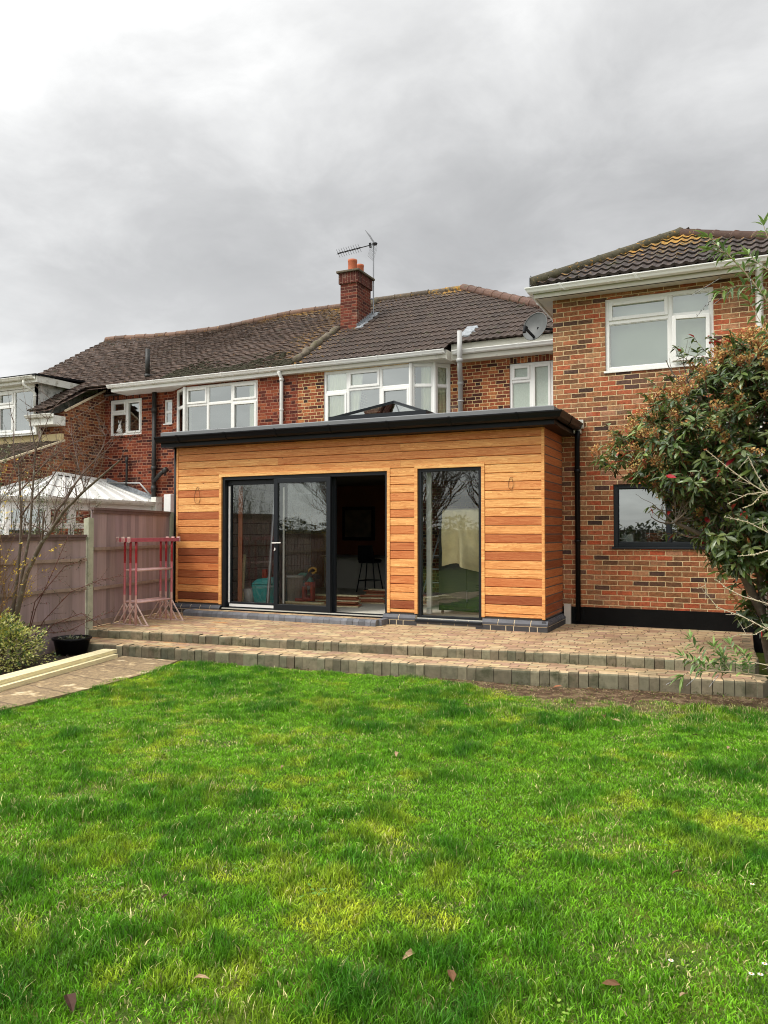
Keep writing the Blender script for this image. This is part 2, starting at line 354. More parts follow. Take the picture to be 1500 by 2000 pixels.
# ------------------------------------------------------------------ mesh builder
class MB:
    def __init__(s): s.v = []; s.f = []; s.c = []; s.m = []
    def face(s, pts, col=(.5, .5, .5), mi=0):
        n = len(s.v); s.v.extend(tuple(p) for p in pts); s.f.append(tuple(range(n, n+len(pts)))); s.c.append(col); s.m.append(mi)
    def hexa(s, p, col=(.5, .5, .5), mi=0):
        """p: 8 points, bottom ring 0-3, top ring 4-7"""
        n = len(s.v); s.v.extend(tuple(q) for q in p)
        for q in ((0, 3, 2, 1), (4, 5, 6, 7), (0, 1, 5, 4), (1, 2, 6, 5), (2, 3, 7, 6), (3, 0, 4, 7)):
            s.f.append(tuple(n+i for i in q)); s.c.append(col); s.m.append(mi)
    def box(s, x0, x1, y0, y1, z0, z1, col=(.5, .5, .5), mi=0):
        s.hexa([(x0, y0, z0), (x1, y0, z0), (x1, y1, z0), (x0, y1, z0), (x0, y0, z1), (x1, y0, z1), (x1, y1, z1), (x0, y1, z1)], col, mi)
    def obox(s, O, U, V, N, u0, u1, v0, v1, n0, n1, col=(.5, .5, .5), mi=0):
        O, U, V, N = map(Vector, (O, U, V, N))
        P = lambda a, b, c: O + U*a + V*b + N*c
        s.hexa([P(u0, v0, n0), P(u1, v0, n0), P(u1, v0, n1), P(u0, v0, n1), P(u0, v1, n0), P(u1, v1, n0), P(u1, v1, n1), P(u0, v1, n1)], col, mi)
    def bar(s, a, b, w, h, col=(.5, .5, .5), up=(0, 0, 1), mi=0):
        a, b = Vector(a), Vector(b); d = (b-a).normalized(); r = d.cross(Vector(up))
        if r.length < 1e-4: r = d.cross(Vector((0, 1, 0)))
        r.normalize(); u = r.cross(d).normalized()
        q = [a-r*w/2-u*h/2, a+r*w/2-u*h/2, a+r*w/2+u*h/2, a-r*w/2+u*h/2]
        q2 = [x+(b-a) for x in q]
        s.hexa(q+q2, col, mi)
    def tube(s, pts, rad, seg=8, col=(.5, .5, .5), cap=True, mi=0, cols=None):
        pts = [Vector(p) for p in pts]; n0 = len(s.v); k = len(pts)
        if not hasattr(rad, '__len__'): rad = [rad]*k
        pr = None
        for i, p in enumerate(pts):
            d = (pts[min(i+1, k-1)]-pts[max(i-1, 0)])
            if d.length < 1e-7: d = Vector((0, 0, 1))
            d.normalize()
            if pr is None: pr = d.cross(Vector((0, 0, 1)) if abs(d.z) < .9 else Vector((1, 0, 0)))
            pr = (pr-d*pr.dot(d))
            if pr.length < 1e-6: pr = d.orthogonal()
            pr.normalize(); q = d.cross(pr)
            for j in range(seg):
                a = 2*PI*j/seg; s.v.append(tuple(p+(pr*math.cos(a)+q*math.sin(a))*rad[i]))
        for i in range(k-1):
            for j in range(seg):
                a, b = n0+i*seg+j, n0+i*seg+(j+1) % seg
                s.f.append((a, b, b+seg, a+seg)); s.c.append(cols[i] if cols else col); s.m.append(mi)
        if cap:
            s.f.append(tuple(n0+j for j in reversed(range(seg)))); s.c.append(col); s.m.append(mi)
            s.f.append(tuple(n0+(k-1)*seg+j for j in range(seg))); s.c.append(col); s.m.append(mi)
    def extr(s, prof, path, col=(.5, .5, .5), mi=0):
        """prof: list of (out, z) closed; path: list of (point, outward vector) """
        n0 = len(s.v); k = len(prof)
        for p, o in path:
            p = Vector(p); o = Vector(o)
            for a, z in prof: s.v.append(tuple(p+o*a+Vector((0, 0, z))))
        for i in range(len(path)-1):
            for j in range(k):
                a, b = n0+i*k+j, n0+i*k+(j+1) % k
                s.f.append((a, b, b+k, a+k)); s.c.append(col); s.m.append(mi)
        s.f.append(tuple(n0+j for j in range(k))); s.c.append(col); s.m.append(mi)
        s.f.append(tuple(n0+(len(path)-1)*k+j for j in reversed(range(k)))); s.c.append(col); s.m.append(mi)
    def lathe(s, c, prof, seg=20, col=(.5, .5, .5), mi=0):
        n0 = len(s.v); c = Vector(c)
        for r, z in prof:
            for j in range(seg):
                a = 2*PI*j/seg; s.v.append((c.x+r*math.cos(a), c.y+r*math.sin(a), c.z+z))
        for i in range(len(prof)-1):
            for j in range(seg):
                a, b = n0+i*seg+j, n0+i*seg+(j+1) % seg
                s.f.append((a, b, b+seg, a+seg)); s.c.append(col); s.m.append(mi)
    def leaf(s, p, d, n, L, Wd, col, fold=.25, droop=.15):
        """pointed oval leaf: 6 outline points + folded midrib"""
        p, d, n = Vector(p), Vector(d).normalized(), Vector(n)
        r = d.cross(n)
        if r.length < 1e-4: r = d.orthogonal()
        r.normalize(); n = r.cross(d).normalized()
        a = p; b1 = p+d*L*.35+r*Wd*.46+n*Wd*fold; b2 = p+d*L*.72+r*Wd*.38+n*(Wd*fold-L*droop*.5)
        t_ = p+d*L-n*L*droop; c1 = p+d*L*.35-r*Wd*.46+n*Wd*fold; c2 = p+d*L*.72-r*Wd*.38+n*(Wd*fold-L*droop*.5)
        m_ = p+d*L*.6-n*L*droop*.25
        n0 = len(s.v); s.v.extend(tuple(q) for q in (a, b1, b2, t_, c2, c1, m_))
        for f in ((0, 1, 2, 6), (6, 2, 3), (0, 6, 4, 5), (6, 3, 4)):
            s.f.append(tuple(n0+i for i in f)); s.c.append(col); s.m.append(0)


def wloc(o):
    v = Vector((0, 0, 0))
    while o is not None: v += o.location; o = o.parent
    return v

def tag(o, label=None, cat=None, group=None, kind=None):
    if label: o['label'] = label
    if cat: o['category'] = cat
    if group: o['group'] = group
    if kind: o['kind'] = kind
    return o

def thing(name, label, cat, loc, group=None):
    o = bpy.data.objects.new(name, None); C.objects.link(o); o.location = loc; o.empty_display_size = .2
    return tag(o, label, cat, group)

def build(name, mb, mats, parent=None, smooth=False, label=None, cat=None, group=None, kind=None, bevel=0, origin=None):
    if not isinstance(mats, (list, tuple)): mats = [mats]
    off = wloc(parent) if parent else Vector(origin or (0, 0, 0))
    me = bpy.data.meshes.new(name)
    V = [(x-off.x, y-off.y, z-off.z) for x, y, z in mb.v]
    me.from_pydata(V, [], mb.f)
    for m in mats: me.materials.append(M[m] if isinstance(m, str) else m)
    a = me.attributes.new('Col', 'FLOAT_COLOR', 'FACE')
    a.data.foreach_set('color', np.array([(c[0], c[1], c[2], c[3] if len(c) > 3 else 0) for c in mb.c], dtype=np.float32).ravel())
    me.polygons.foreach_set('material_index', mb.m)
    if smooth: me.polygons.foreach_set('use_smooth', [True]*len(mb.f))
    me.update()
    o = bpy.data.objects.new(name, me); C.objects.link(o)
    if parent: o.parent = parent
    else: o.location = off
    if bevel:
        b = o.modifiers.new('bevel', 'BEVEL'); b.width = bevel; b.segments = 2; b.limit_method = 'ANGLE'
    return tag(o, label, cat, group, kind)

def dup(root, loc, label=None, rotz=None):
    r = root.copy(); C.objects.link(r); r.location = loc
    if rotz is not None: r.rotation_euler.z = rotz
    if label: r['label'] = label
    for ch in list(root.children):
        c = ch.copy(); C.objects.link(c); c.parent = r
        for g in list(ch.children):
            d = g.copy(); C.objects.link(d); d.parent = c
    return r

X3, Y3, Z3 = Vector((1, 0, 0)), Vector((0, 1, 0)), Vector((0, 0, 1))
rr = random.uniform

# ------------------------------------------------------------------ ground, patio, path
def lawn_noise(x, y, s, seed=0):
    return mnoise.noise(Vector((x*s+seed*7.3, y*s-seed*3.1, seed*1.7)))
def gz(x, y):
    return -.272+.014*lawn_noise(x, y, .9)+.006*lawn_noise(x, y, 3.1)
def bareness(x, y):
    """bare trampled soil in front of the steps, worn spots elsewhere"""
    e = step_edge(x)-y          # distance in front of lower step
    v = 0
    if x > -4.2:
        wdt = .12+1.25*max(0, min(1, (x+.6)/1.5))*(1-.45*max(0, min(1, (x-1.6)/1.2)))
        v = max(0, 1-e/wdt/1.15)*1.7 if e > 0 else 1
        v += .5*lawn_noise(x, y, 4.2, 3)*min(1, v*2)
    return max(0, min(1, v))
UP = [(-6.2, -2.43), (-4.4, -2.3), (-2.55, -2.145), (-.04, -1.861), (1.2, -1.735), (2.3, -1.64), (2.62, -1.62)]
LO = [(-6.0, -2.95), (-5.0, -2.84), (-2.28, -2.62), (.12, -2.41), (1.75, -2.15), (2.45, -2.06), (2.68, -2.03)]
def interp(P, x):
    if x <= P[0][0]: return P[0][1]
    for (a, b), (c, d) in zip(P, P[1:]):
        if x <= c: return b+(d-b)*(x-a)/(c-a)
    return P[-1][1]
def step_edge(x): return interp(LO, x)

mb = MB()
xs = np.concatenate([[-400, -60, -20], np.arange(-12, 8.01, .2), [20, 60, 400]]); ys = np.concatenate([[-400, -80, -40], np.arange(-26, -1.99, .2), [0, 20, 80, 600]])
for i in range(len(xs)):
    for j in range(len(ys)):
        x, y = float(xs[i]), float(ys[j]); z = gz(x, y) if abs(x) < 15 and -30 < y < 0 else -.272
        mb.v.append((x, y, z))
nj = len(ys)
for i in range(len(xs)-1):
    for j in range(nj-1):
        x, y = float(xs[i]+xs[i+1])/2, float(ys[j]+ys[j+1])/2
        bv = bareness(x, y) if (-4.3 < x < 3 and -4.2 < y < -1.8) else (1.0 if (x < -4.4 or x > 2.75) and y > -9 else .12)
        mb.f.append((i*nj+j, (i+1)*nj+j, (i+1)*nj+j+1, i*nj+j+1)); mb.c.append((bv, bv, bv)); mb.m.append(0)
build('ground', mb, 'ground', kind='structure', smooth=True)

mb = MB()       # patio surface: upper level + lower tread, block sides hidden by kerb blocks
def slab(P, back, z, t):
    for (a, b), (c, d) in zip(P, P[1:]):
        yb0, yb1 = back(a), back(c)
        mb.hexa([(a, b+.1, z-t), (c, d+.1, z-t), (c, yb1, z-t), (a, yb0, z-t), (a, b+.1, z), (c, d+.1, z), (c, yb1, z), (a, yb0, z)])
PX = [(p[0], p[1]) for p in UP]
slab(PX, lambda x: 4.8, 0, .3)
slab(LO, lambda x: interp(UP, x)+.05, -.115, .14)
mb.box(-6.9, -6.2, -2.35, 4.8, -.3, 0)
build('patio', mb, 'paver', kind='structure')

mb = MB()
def kerb_run(P, z, h, wmin=.095, seed=1):
    rnd = random.Random(seed)
    L = [0]
    for a, b in zip(P, P[1:]): L.append(L[-1]+math.dist(a, b))
    s = 0
    def at(s):
        s = max(0, min(L[-1]-1e-6, s))
        for k in range(len(P)-1):
            if s <= L[k+1]:
                t = (s-L[k])/(L[k+1]-L[k]); return Vector((P[k][0]+(P[k+1][0]-P[k][0])*t, P[k][1]+(P[k+1][1]-P[k][1])*t, 0))
    while s < L[-1]-.03:
        wd = min(rnd.choice([.102, .102, .104, .104, .2]), L[-1]-s); a, b = at(s+.003), at(s+wd-.003)
        d = (b-a).normalized(); o = Vector((d.y, -d.x, 0)); j = rnd.uniform(-.008, .008); zj = rnd.uniform(-.009, .005)
        dz = zj+z; g = rnd.uniform(.65, 1.35); warm = rnd.uniform(-.01, .02)
        col = (.17*g+warm, .155*g, .1*g)
        ft = .018
        q = [a+o*(.0+j), b+o*(.0+j), b-o*.115, a-o*.115]
        pr = [(0, -h), (0, -.022), (-.007, -.006), (-.022, 0), (-.115, 0), (-.115, -h)]
        base = len(mb.v)
        for e in (a, b):
            for oo, zz in pr: mb.v.append(tuple(e+o*(oo+j)+Vector((0, 0, dz+zz))))
        for k in range(6):
            k2 = (k+1) % 6
            cc = (.42*g, .31*g, .18*g) if k in (2, 3) else col  # pale tops over dark mossy risers, overhead light partly put into the colours
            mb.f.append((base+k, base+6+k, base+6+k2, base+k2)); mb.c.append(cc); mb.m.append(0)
        mb.f.append(tuple(base+k for k in range(6))); mb.c.append(col); mb.m.append(0)
        mb.f.append(tuple(base+6+k for k in reversed(range(6)))); mb.c.append(col); mb.m.append(0)
        s += wd
kerb_run(UP, .004, .14, seed=3)
kerb_run(LO, -.112, .2, seed=5)
kerb_run([(2.62, -1.66), (2.66, -1.2), (2.62, -.4), (2.6, .9)], .004, .3, seed=8)
kerb_run([(2.68, -2.06), (2.74, -1.9), (2.72, -1.66)], -.112, .2, seed=9)
build('patio_kerb', mb, 'kerb', kind='structure')

mb = MB()
pp = [(-4.05, -2.86), (-3.8, -3.6), (-3.72, -4.6), (-3.7, -6), (-3.75, -9.5)]
qq = [(-4.95, -2.88), (-4.9, -3.6), (-4.75, -4.6), (-4.65, -6), (-4.7, -9.5)]
for k in range(4):
    a, b, c, d = qq[k], pp[k], pp[k+1], qq[k+1]
    mb.hexa([(a[0], a[1], -.33), (b[0], b[1], -.33), (c[0], c[1], -.33), (d[0], d[1], -.33), (a[0], a[1], -.246), (b[0], b[1], -.246), (c[0], c[1], -.246), (d[0], d[1], -.246)])
build('path', mb, 'path', kind='structure')
mb = MB()       # planting bed soil between path and fence
for i in range(14):
    for j in range(50):
        x0, y0 = -6.1+i*.1, -9+j*.125
        Pz = lambda x, y: -.262+.02*lawn_noise(x, y, 6, 5)+.01*lawn_noise(x, y, 15, 2)
        mb.face([(x, y, Pz(x, y)) for x, y in ((x0, y0), (x0+.1, y0), (x0+.1, y0+.125), (x0, y0+.125))])
build('soil_bed', mb, 'soil', kind='structure')

# ------------------------------------------------------------------ helpers for houses
def wall_panel(mb, O, U, N, u0, u1, z0, z1, holes, th=.28, top=None, mi=0):
    """wall from u0..u1, z0..z1 with rectangular holes (u0,u1,z0,z1); N outward. top(u) optional sloping top."""
    O, U, N = Vector(O), Vector(U), Vector(N)
    us = sorted({u0, u1, *[h[0] for h in holes], *[h[1] for h in holes]}); zs = sorted({z0, z1, *[h[2] for h in holes], *[h[3] for h in holes]})
    P = lambda u, z, n: O+U*u+Z3*z+N*n
    for a, b in zip(us, us[1:]):
        for c, d in zip(zs, zs[1:]):
            if any(h[0] <= a and b <= h[1] and h[2] <= c and d <= h[3] for h in holes): continue
            for n in (0, -th):
                q = [P(a, c, n), P(b, c, n), P(b, d, n), P(a, d, n)]
                mb.face(q if n == 0 else q[::-1], mi=mi)
    for h in holes:
        a, b, c, d = h
        for q in (((a, c), (a, d)), ((b, c), (b, d)), ((a, c), (b, c)), ((a, d), (b, d))):
            (p, r), (p2, r2) = q
            mb.face([P(p, r, 0), P(p2, r2, 0), P(p2, r2, -th), P(p, r, -th)], mi=mi)
    for (p, r), (p2, r2) in (((u0, z0), (u0, z1)), ((u1, z0), (u1, z1)), ((u0, z1), (u1, z1))):
        mb.face([P(p, r, 0), P(p2, r2, 0), P(p2, r2, -th), P(p, r, -th)], mi=mi)

def window(parent, O, U, N, wd, ht, cols, mat='upvc', gl='glass', fr=.055, set_=-.03, sill=True, name='window', label=None, open_cell=None):
    """O lower-left on the wall face; cols: [(width, [(height, sash), ... bottom to top])]"""
    O, U, N = Vector(O), Vector(U).normalized(), Vector(N).normalized(); O = O+N*set_
    mb, pb = MB(), MB()
    B = lambda u0, u1, z0, z1, n0, n1: mb.obox(O, U, Z3, N, u0, u1, z0, z1, n0, n1)
    B(0, fr, 0, ht, -.07, 0); B(wd-fr, wd, 0, ht, -.07, 0); B(fr, wd-fr, 0, fr, -.07, 0); B(fr, wd-fr, ht-fr, ht, -.07, 0)
    if sill: B(-.02, wd+.02, -.03, 0, -.07, .055)
    u = fr; iw = wd-2*fr; ih = ht-2*fr; tot = sum(c[0] for c in cols)
    for ci, (cw, cells) in enumerate(cols):
        cwid = iw*cw/tot; z = fr; th_ = sum(c[0] for c in cells)
        if ci < len(cols)-1: B(u+cwid-.028, u+cwid+.028, fr, ht-fr, -.068, -.002)
        a0 = u+(.028 if ci else 0); a1 = u+cwid-(.028 if ci < len(cols)-1 else 0)
        for k, (chh, sash) in enumerate(cells):
            chh = ih*chh/th_
            if k < len(cells)-1: B(a0, a1, z+chh-.028, z+chh+.028, -.066, -.004)
            b0 = z+(.028 if k else 0); b1 = z+chh-(.028 if k < len(cells)-1 else 0)
            if open_cell == (ci, k):
                # top-hung/side-hung casement standing a little open at its left edge
                ang = math.radians(9); hinge = O+U*a1+N*.012; U2 = (-U*math.cos(ang)+N*math.sin(ang)); N2 = (U*math.sin(ang)+N*math.cos(ang)); ww = a1-a0
                s2 = .05
                for q in ((0, s2, b0, b1), (ww-s2, ww, b0, b1), (s2, ww-s2, b0, b0+s2), (s2, ww-s2, b1-s2, b1)):
                    mb.obox(hinge, U2, Z3, N2, q[0], q[1], q[2], q[3], -.03, .03)
                P = lambda a, b: hinge+U2*a+Z3*b
                pb.face([P(s2, b0+s2), P(ww-s2, b0+s2), P(ww-s2, b1-s2), P(s2, b1-s2)])
            else:
                s2 = .012
                if sash:
                    s2 = .05
                    for q in ((a0, a0+s2, b0, b1), (a1-s2, a1, b0, b1), (a0+s2, a1-s2, b0, b0+s2), (a0+s2, a1-s2, b1-s2, b1)): B(*q, -.06, .016)
                else:
                    for q in ((a0, a0+s2, b0, b1), (a1-s2, a1, b0, b1), (a0+s2, a1-s2, b0, b0+s2), (a0+s2, a1-s2, b1-s2, b1)): B(*q, -.05, -.014)
                P = lambda a, b: O+U*a+Z3*b+N*-.03
                pb.face([P(a0+s2, b0+s2), P(a1-s2, b0+s2), P(a1-s2, b1-s2), P(a0+s2, b1-s2)])
            z += chh
        u += cwid
    wo = build(name, mb, mat, parent, bevel=.004, label=label)
    build('pane', pb, gl, wo)
    return wo

GUT = [(.014, 0), (.014, -.082), (.05, -.09), (.088, -.07), (.102, -.04), (.12, -.014), (.12, 0), (.108, 0), (.1, -.02), (.08, -.058), (.045, -.076), (.024, -.072), (.024, 0)]
def gutter(parent, pts, mat='upvc', brackets=True, prof=GUT, name='gutter'):
    """pts: (point, outward)"""
    mb = MB(); mb.extr(prof, pts)
    for (p, o), (q, o2) in zip(pts, pts[1:]):
        p, q = Vector(p), Vector(q); n = int((q-p).length/.9)
        if not brackets: continue
        big = [(a+(.006 if a > .02 else -.002), z+(-.006 if z < -.02 else .004)) for a, z in prof]
        for k in range(n):
            c = p.lerp(q, (k+.5)/n); d = (q-p).normalized()*.018
            mb.extr(big, [(c-d, o), (c+d, o)])
    return build(name, mb, mat, parent)

def soffit(parent, x0, x1, yo, yi, z, mat='upvc', fh=.17, name='soffit'):
    mb = MB(); mb.box(x0, x1, yo, yi, z, z+.012)
    n = int((x1-x0)/.1)
    return build(name, mb, mat, parent)

# concrete double-roll tiles / plain tiles
def tile_roof(mb, O, U, S, nu, nv, tw, ga, keep, colf, roll=.024, seg=12, th=.022, jit=.0, seed=1, ucut=None):
    O, U, S = Vector(O), Vector(U).normalized(), Vector(S).normalized(); N = U.cross(S).normalized()
    if N.z < 0: N = -N
    rnd = random.Random(seed)
    for j in range(nv):
        off = (tw/2 if j % 2 else 0) if roll == 0 else 0
        for i in range(-1 if off else 0, nu):
            u0 = i*tw+off; v0 = j*ga
            c0 = O+U*(u0+tw/2)+S*(v0+ga/2)
            if keep and not keep(c0): 
                if not any(keep(O+U*(u0+a*tw)+S*(v0+ga/2)) for a in (0, 1)): continue
            dz = rnd.uniform(-jit, jit); tl = rnd.uniform(-jit, jit); vj = rnd.uniform(-jit, jit)*1.2
            col = colf(c0, rnd)
            pts = []
            for k in range(seg+1):
                a = k/seg
                h = roll*(.5+.5*math.cos(2*PI*(2*a)))**1.6 if roll else 0
                hh = h+dz+tl*(a-.5)
                g = .0015 if roll == 0 else 0
                uu = u0+a*tw*(1-2*g/tw)+g
                lo = O+U*uu+S*(v0+vj)+N*(th+hh); hi = O+U*uu+S*(v0+ga*1.06)+N*(hh+.002); fr = O+U*uu+S*(v0+vj)+N*(hh-.016)
                pts.append((lo, hi, fr))
            for k in range(seg):
                cm = (pts[k][0]+pts[k+1][1])/2
                if keep and not keep(cm): continue
                mb.face([pts[k][0], pts[k+1][0], pts[k+1][1], pts[k][1]], col)
                mb.face([pts[k][2], pts[k+1][2], pts[k+1][0], pts[k][0]], (col[0]*.8, col[1]*.8, col[2]*.8, 0))  # front edges darkened, course shadow lines painted into the tile colour

def ridge_run(mb, a, b, r, colf, seg=.42, seed=1, lift=.0):
    a, b = Vector(a), Vector(b); L = (b-a).length; n = max(1, int(L/seg)); rnd = random.Random(seed); d = (b-a)/n
    for k in range(n):
        p, q = a+d*k, a+d*(k+1.04); col = colf((p+q)/2, rnd); z = Vector((0, 0, lift+rnd.uniform(-.008, .008)))
        mb.tube([p+z, p.lerp(q, .94)+z, p.lerp(q, .95)+z, q+z], [r, r*.96, r*1.08, r*1.08], 10, col)
def rcol(base, lich=0, L=(.5, .27, .02), amt=.25):
    def f(p, rnd):
        g = rnd.uniform(1-amt, 1+amt); c = tuple(x*g for x in base)
        a = (lich(p) if callable(lich) else lich)
        return (*c, max(0, min(1, a*rnd.uniform(.75, 1.2))))
    return f

def lichen_mat():
    m, t, b = newmat('tile_with_lichen')
    p = objco(t)
    at = t.node('ShaderNodeAttribute', attribute_name='Col'); c = at.outputs['Color']
    n = t.noise(p, 14, 5, .65); k = t.m('ADD', t.m('MULTIPLY', t.m('SUBTRACT', n, .5), 1.1), 1.0)
    c = t.mix(1.0, c, t.comb(k, k, k), 'MULTIPLY')
    sp = t.ramp(t.noise(p, 34, 3, .6), [(.66, 0), (.70, 1)])
    c = t.mix(sp, c, (.42, .36, .26))
    sp2 = t.ramp(t.noise(p, 3.2, 5, .7), [(.60, 0), (.66, 1)])
    c = t.mix(t.m('MULTIPLY', sp2, .7), c, (.05, .05, .02))
    lm_ = t.m('SUBTRACT', t.m('ADD', t.m('MULTIPLY', t.noise(p, 11, 5, .7), 1.0), t.m('MULTIPLY', at.outputs['Alpha'], .42)), .60)
    lm_ = t.ramp(lm_, [(.06, 0), (.13, 1)])
    c = t.mix(lm_, c, t.mix(t.ramp(t.noise(p, 23, 3), [(.4, 0), (.6, 1)]), (.50, .22, .01), (.2, .15, .035)))
    t.l.new(c, b.inputs['Base Color']); b.inputs['Roughness'].default_value = .72; b.inputs['Specular IOR Level'].default_value = .4
    bump(t, b, n, .006)
    return m
M['tile'] = lichen_mat()

def curtain(label, a, b, z0, z1, folds=9, amp=.03, mat='curtain', gather=0):
    a, b = Vector(a), Vector(b); U = (b-a); n = folds*6; Nn = Vector((-U.y, U.x, 0)).normalized(); mb = MB()
    rows = 5
    for r in range(rows+1):
        f = r/rows; z = z1+(z0-z1)*f
        for k in range(n+1):
            t_ = k/n; sh = 1-gather*f*.5
            p = a+U*(t_*sh)+Nn*(amp*math.sin(t_*folds*2*PI+.6*math.sin(f*3))*(.6+.4*f)); mb.v.append((p.x, p.y, z))
    for r in range(rows):
        for k in range(n):
            q = r*(n+1)+k; mb.f.append((q, q+1, q+n+2, q+n+1)); mb.c.append((.5,)*3); mb.m.append(0)
    return build('curtain', mb, mat, None, True, label, 'curtain', 'curtains hanging in the upstairs windows')

def pipe(parent, name, pts, r, mat, joints=(), seg=12, label=None):
    mb = MB(); mb.tube(pts, r, seg)
    for p, q in joints:
        mb.tube([p, q], r*1.28, seg)
    return build(name, mb, mat, parent, True, label)


# ================================================================== middle house with its two-storey wing
EAVE, RIDGE_Y, RIDGE_Z = 4.2, 8.5, 7.83
SL = (RIDGE_Z-5.2)/(RIDGE_Y-EAVE)
PW = -6.72                                                   # party wall
house = thing('brick_house', 'middle brick house with brown interlocking tiles, satellite dish side and two-storey wing at the right', 'house', (-3, 4.85, 0), 'joined brick houses')
nY = (0, -1, 0)
mb = MB()
wall_panel(mb, (PW+.001, 4.4, 0), X3, nY, 0, 2.82, 0, 5.06, [(.675, 2.82, 3.5, 5.02), (.3, 2.7, 0, 2.6)])                       # centre bay block, PW..-3.9
sp1 = Vector((-3.9, 4.4, 0)); sp2 = Vector((-3.42, 4.58, 0)); sp3 = Vector((-3.16, 4.85, 0))
for a, b in ((sp1, sp2), (sp2, sp3)):
    U = (b-a).normalized(); L = (b-a).length
    wall_panel(mb, a, U, (U.y, -U.x, 0), 0, L, 0, 5.06, [(0, L, 3.5, 5.02)], th=.1)
wall_panel(mb, (-3.16, 4.85, 0), X3, nY, 0, 3.03, 0, 5.06, [(1.3, 2.21, 3.85, 4.9)])
mb.box(PW, PW+.2, 4.7, 12.4, 0, 5.1); mb.box(PW, 3.6, 12.4, 12.6, 0, 5.1)
build('wall', mb, 'brick_mid', house)
mb = MB(); mb.box(-1.92, -.9, 4.846, 4.95, 4.9, 5.058); build('lintel', mb, 'soldier_mid', house)
mb = MB()
wall_panel(mb, (-.13, 1.2, 0), X3, nY, 0, 3.827, .26, 5.04, [(.79, 2.30, 3.82, 4.92), (.89, 3.0, 1.176, 2.112)])
wall_panel(mb, (-.13, 4.86, 0), (0, -1, 0), (-1, 0, 0), 0, 3.657, .26, 5.04, [])
wall_panel(mb, (3.7, 1.2, 0), (0, 1, 0), (1, 0, 0), 0, 11.2, -.3, 5.04, [])
build('wall', mb, 'brick_wing', house, label='red and buff mottled brick wall of the two-storey wing')
mb = MB(); mb.box(-.14, 3.72, 1.182, 1.4, -.3, .262); build('damp_course', mb, 'plinth_black', house, bevel=.006)
mb = MB(); mb.box(.03, .13, 1.13, 1.181, 0, .3); build('concrete_pad', mb, 'quoin', house)

# floors and inside walls keep the rooms dark, as rooms are
mb = MB(); mb.box(PW+.2, 3.5, 4.95, 12.3, 2.62, 2.75); mb.box(-.1, 3.5, 1.48, 4.95, 2.62, 2.75); mb.box(PW+.2, 3.4, 7.6, 7.7, 2.75, 5.1); mb.box(-.0, 3.5, 4.2, 4.3, 0.2, 5.1)
mb.box(-1.95, -1.85, 4.95, 7.6, 2.75, 5.1); mb.box(PW+.2, 3.5, 4.75, 12.4, 5.06, 5.12); mb.box(-.1, 3.68, 1.25, 4.8, 5.045, 5.1)
build('room_wall', mb, 'roomlight', house)

# eaves
wz = 5.14
window(house, (-6.045, 4.4, 3.5), X3, nY, 2.145, 1.52, [(.27, [(1.0, True), (.42, False)]), (.40, [(1.03, False), (.39, True)]), (.33, [(1.0, True), (.42, False)])], sill=False)
for k, (a, b) in enumerate(((sp1, sp2), (sp2, sp3))):
    U = (b-a).normalized(); L = (b-a).length
    window(house, (a.x, a.y, 3.5), U, (U.y, -U.x, 0), L, 1.52, [(1, [(1.0, False), (.42, False)])], sill=False, set_=-.01, fr=.07)
mb = MB(); mb.tube([(-3.9, 4.4, 3.5), (-3.9, 4.4, 5.02)], .045, 8); mb.tube([(-3.42, 4.58, 3.5), (-3.42, 4.58, 5.02)], .04, 8); build('corner_post', mb, 'upvc', house)
window(house, (-1.86, 4.85, 3.87), X3, nY, .91, 1.03, [(.5, [(.66, False), (.34, True)]), (.5, [(1, True)])], gl='glass_frost')
window(house, (.66, 1.2, 3.82), X3, nY, 1.51, 1.1, [(.62, [(.74, False), (.33, True)]), (.38, [(.74, False), (.33, False)])], open_cell=(1, 0))
gfw = window(house, (.76, 1.2, 1.176), X3, nY, 2.11, .936, [(.36, [(1, False)]), (.34, [(1, False)]), (.3, [(1, True)])], mat='anth', fr=.065)

gutter(house, [((PW-.45, 4.28, 5.2), nY), ((-3.06, 4.28, 5.2), nY)])
gutter(house, [((-2.98, 4.53, 5.21), nY), ((-.14, 4.53, 5.21), nY)])
mb = MB(); mb.box(PW-.45, -3.06, 4.28, 4.4, 5.03, 5.17); mb.box(-3.06, -3.03, 4.28, 4.86, 5.0, 5.2); mb.box(-3.9, -3.06, 4.4, 4.86, 5.02, 5.035)
mb.box(-3.03, -.13, 4.53, 4.55, 5.02, 5.36); mb.box(-3.03, -.13, 4.55, 4.86, 5.03, 5.045)
build('fascia', mb, 'fascia', house)
gutter(house, [((-.36, 4.4, wz), (-1, 0, 0)), ((-.36, .93, wz), (-.707*1.41, -.707*1.41, 0)), ((3.95, .93, wz), nY)])
mb = MB(); mb.box(-.36, 3.9, .93, .95, 4.99, 5.11); mb.box(-.36, -.34, .95, 4.5, 4.99, 5.11); mb.box(-.34, 3.9, .95, 1.2, 5.0, 5.012); mb.box(-.34, -.13, 1.2, 4.5, 5.0, 5.012)
build('fascia', mb, 'fascia', house)
mb = MB()
mb.box(-.3, 3.85, .985, .995, 4.994, 5.001)
build('soffit_vent', mb, 'black', house)

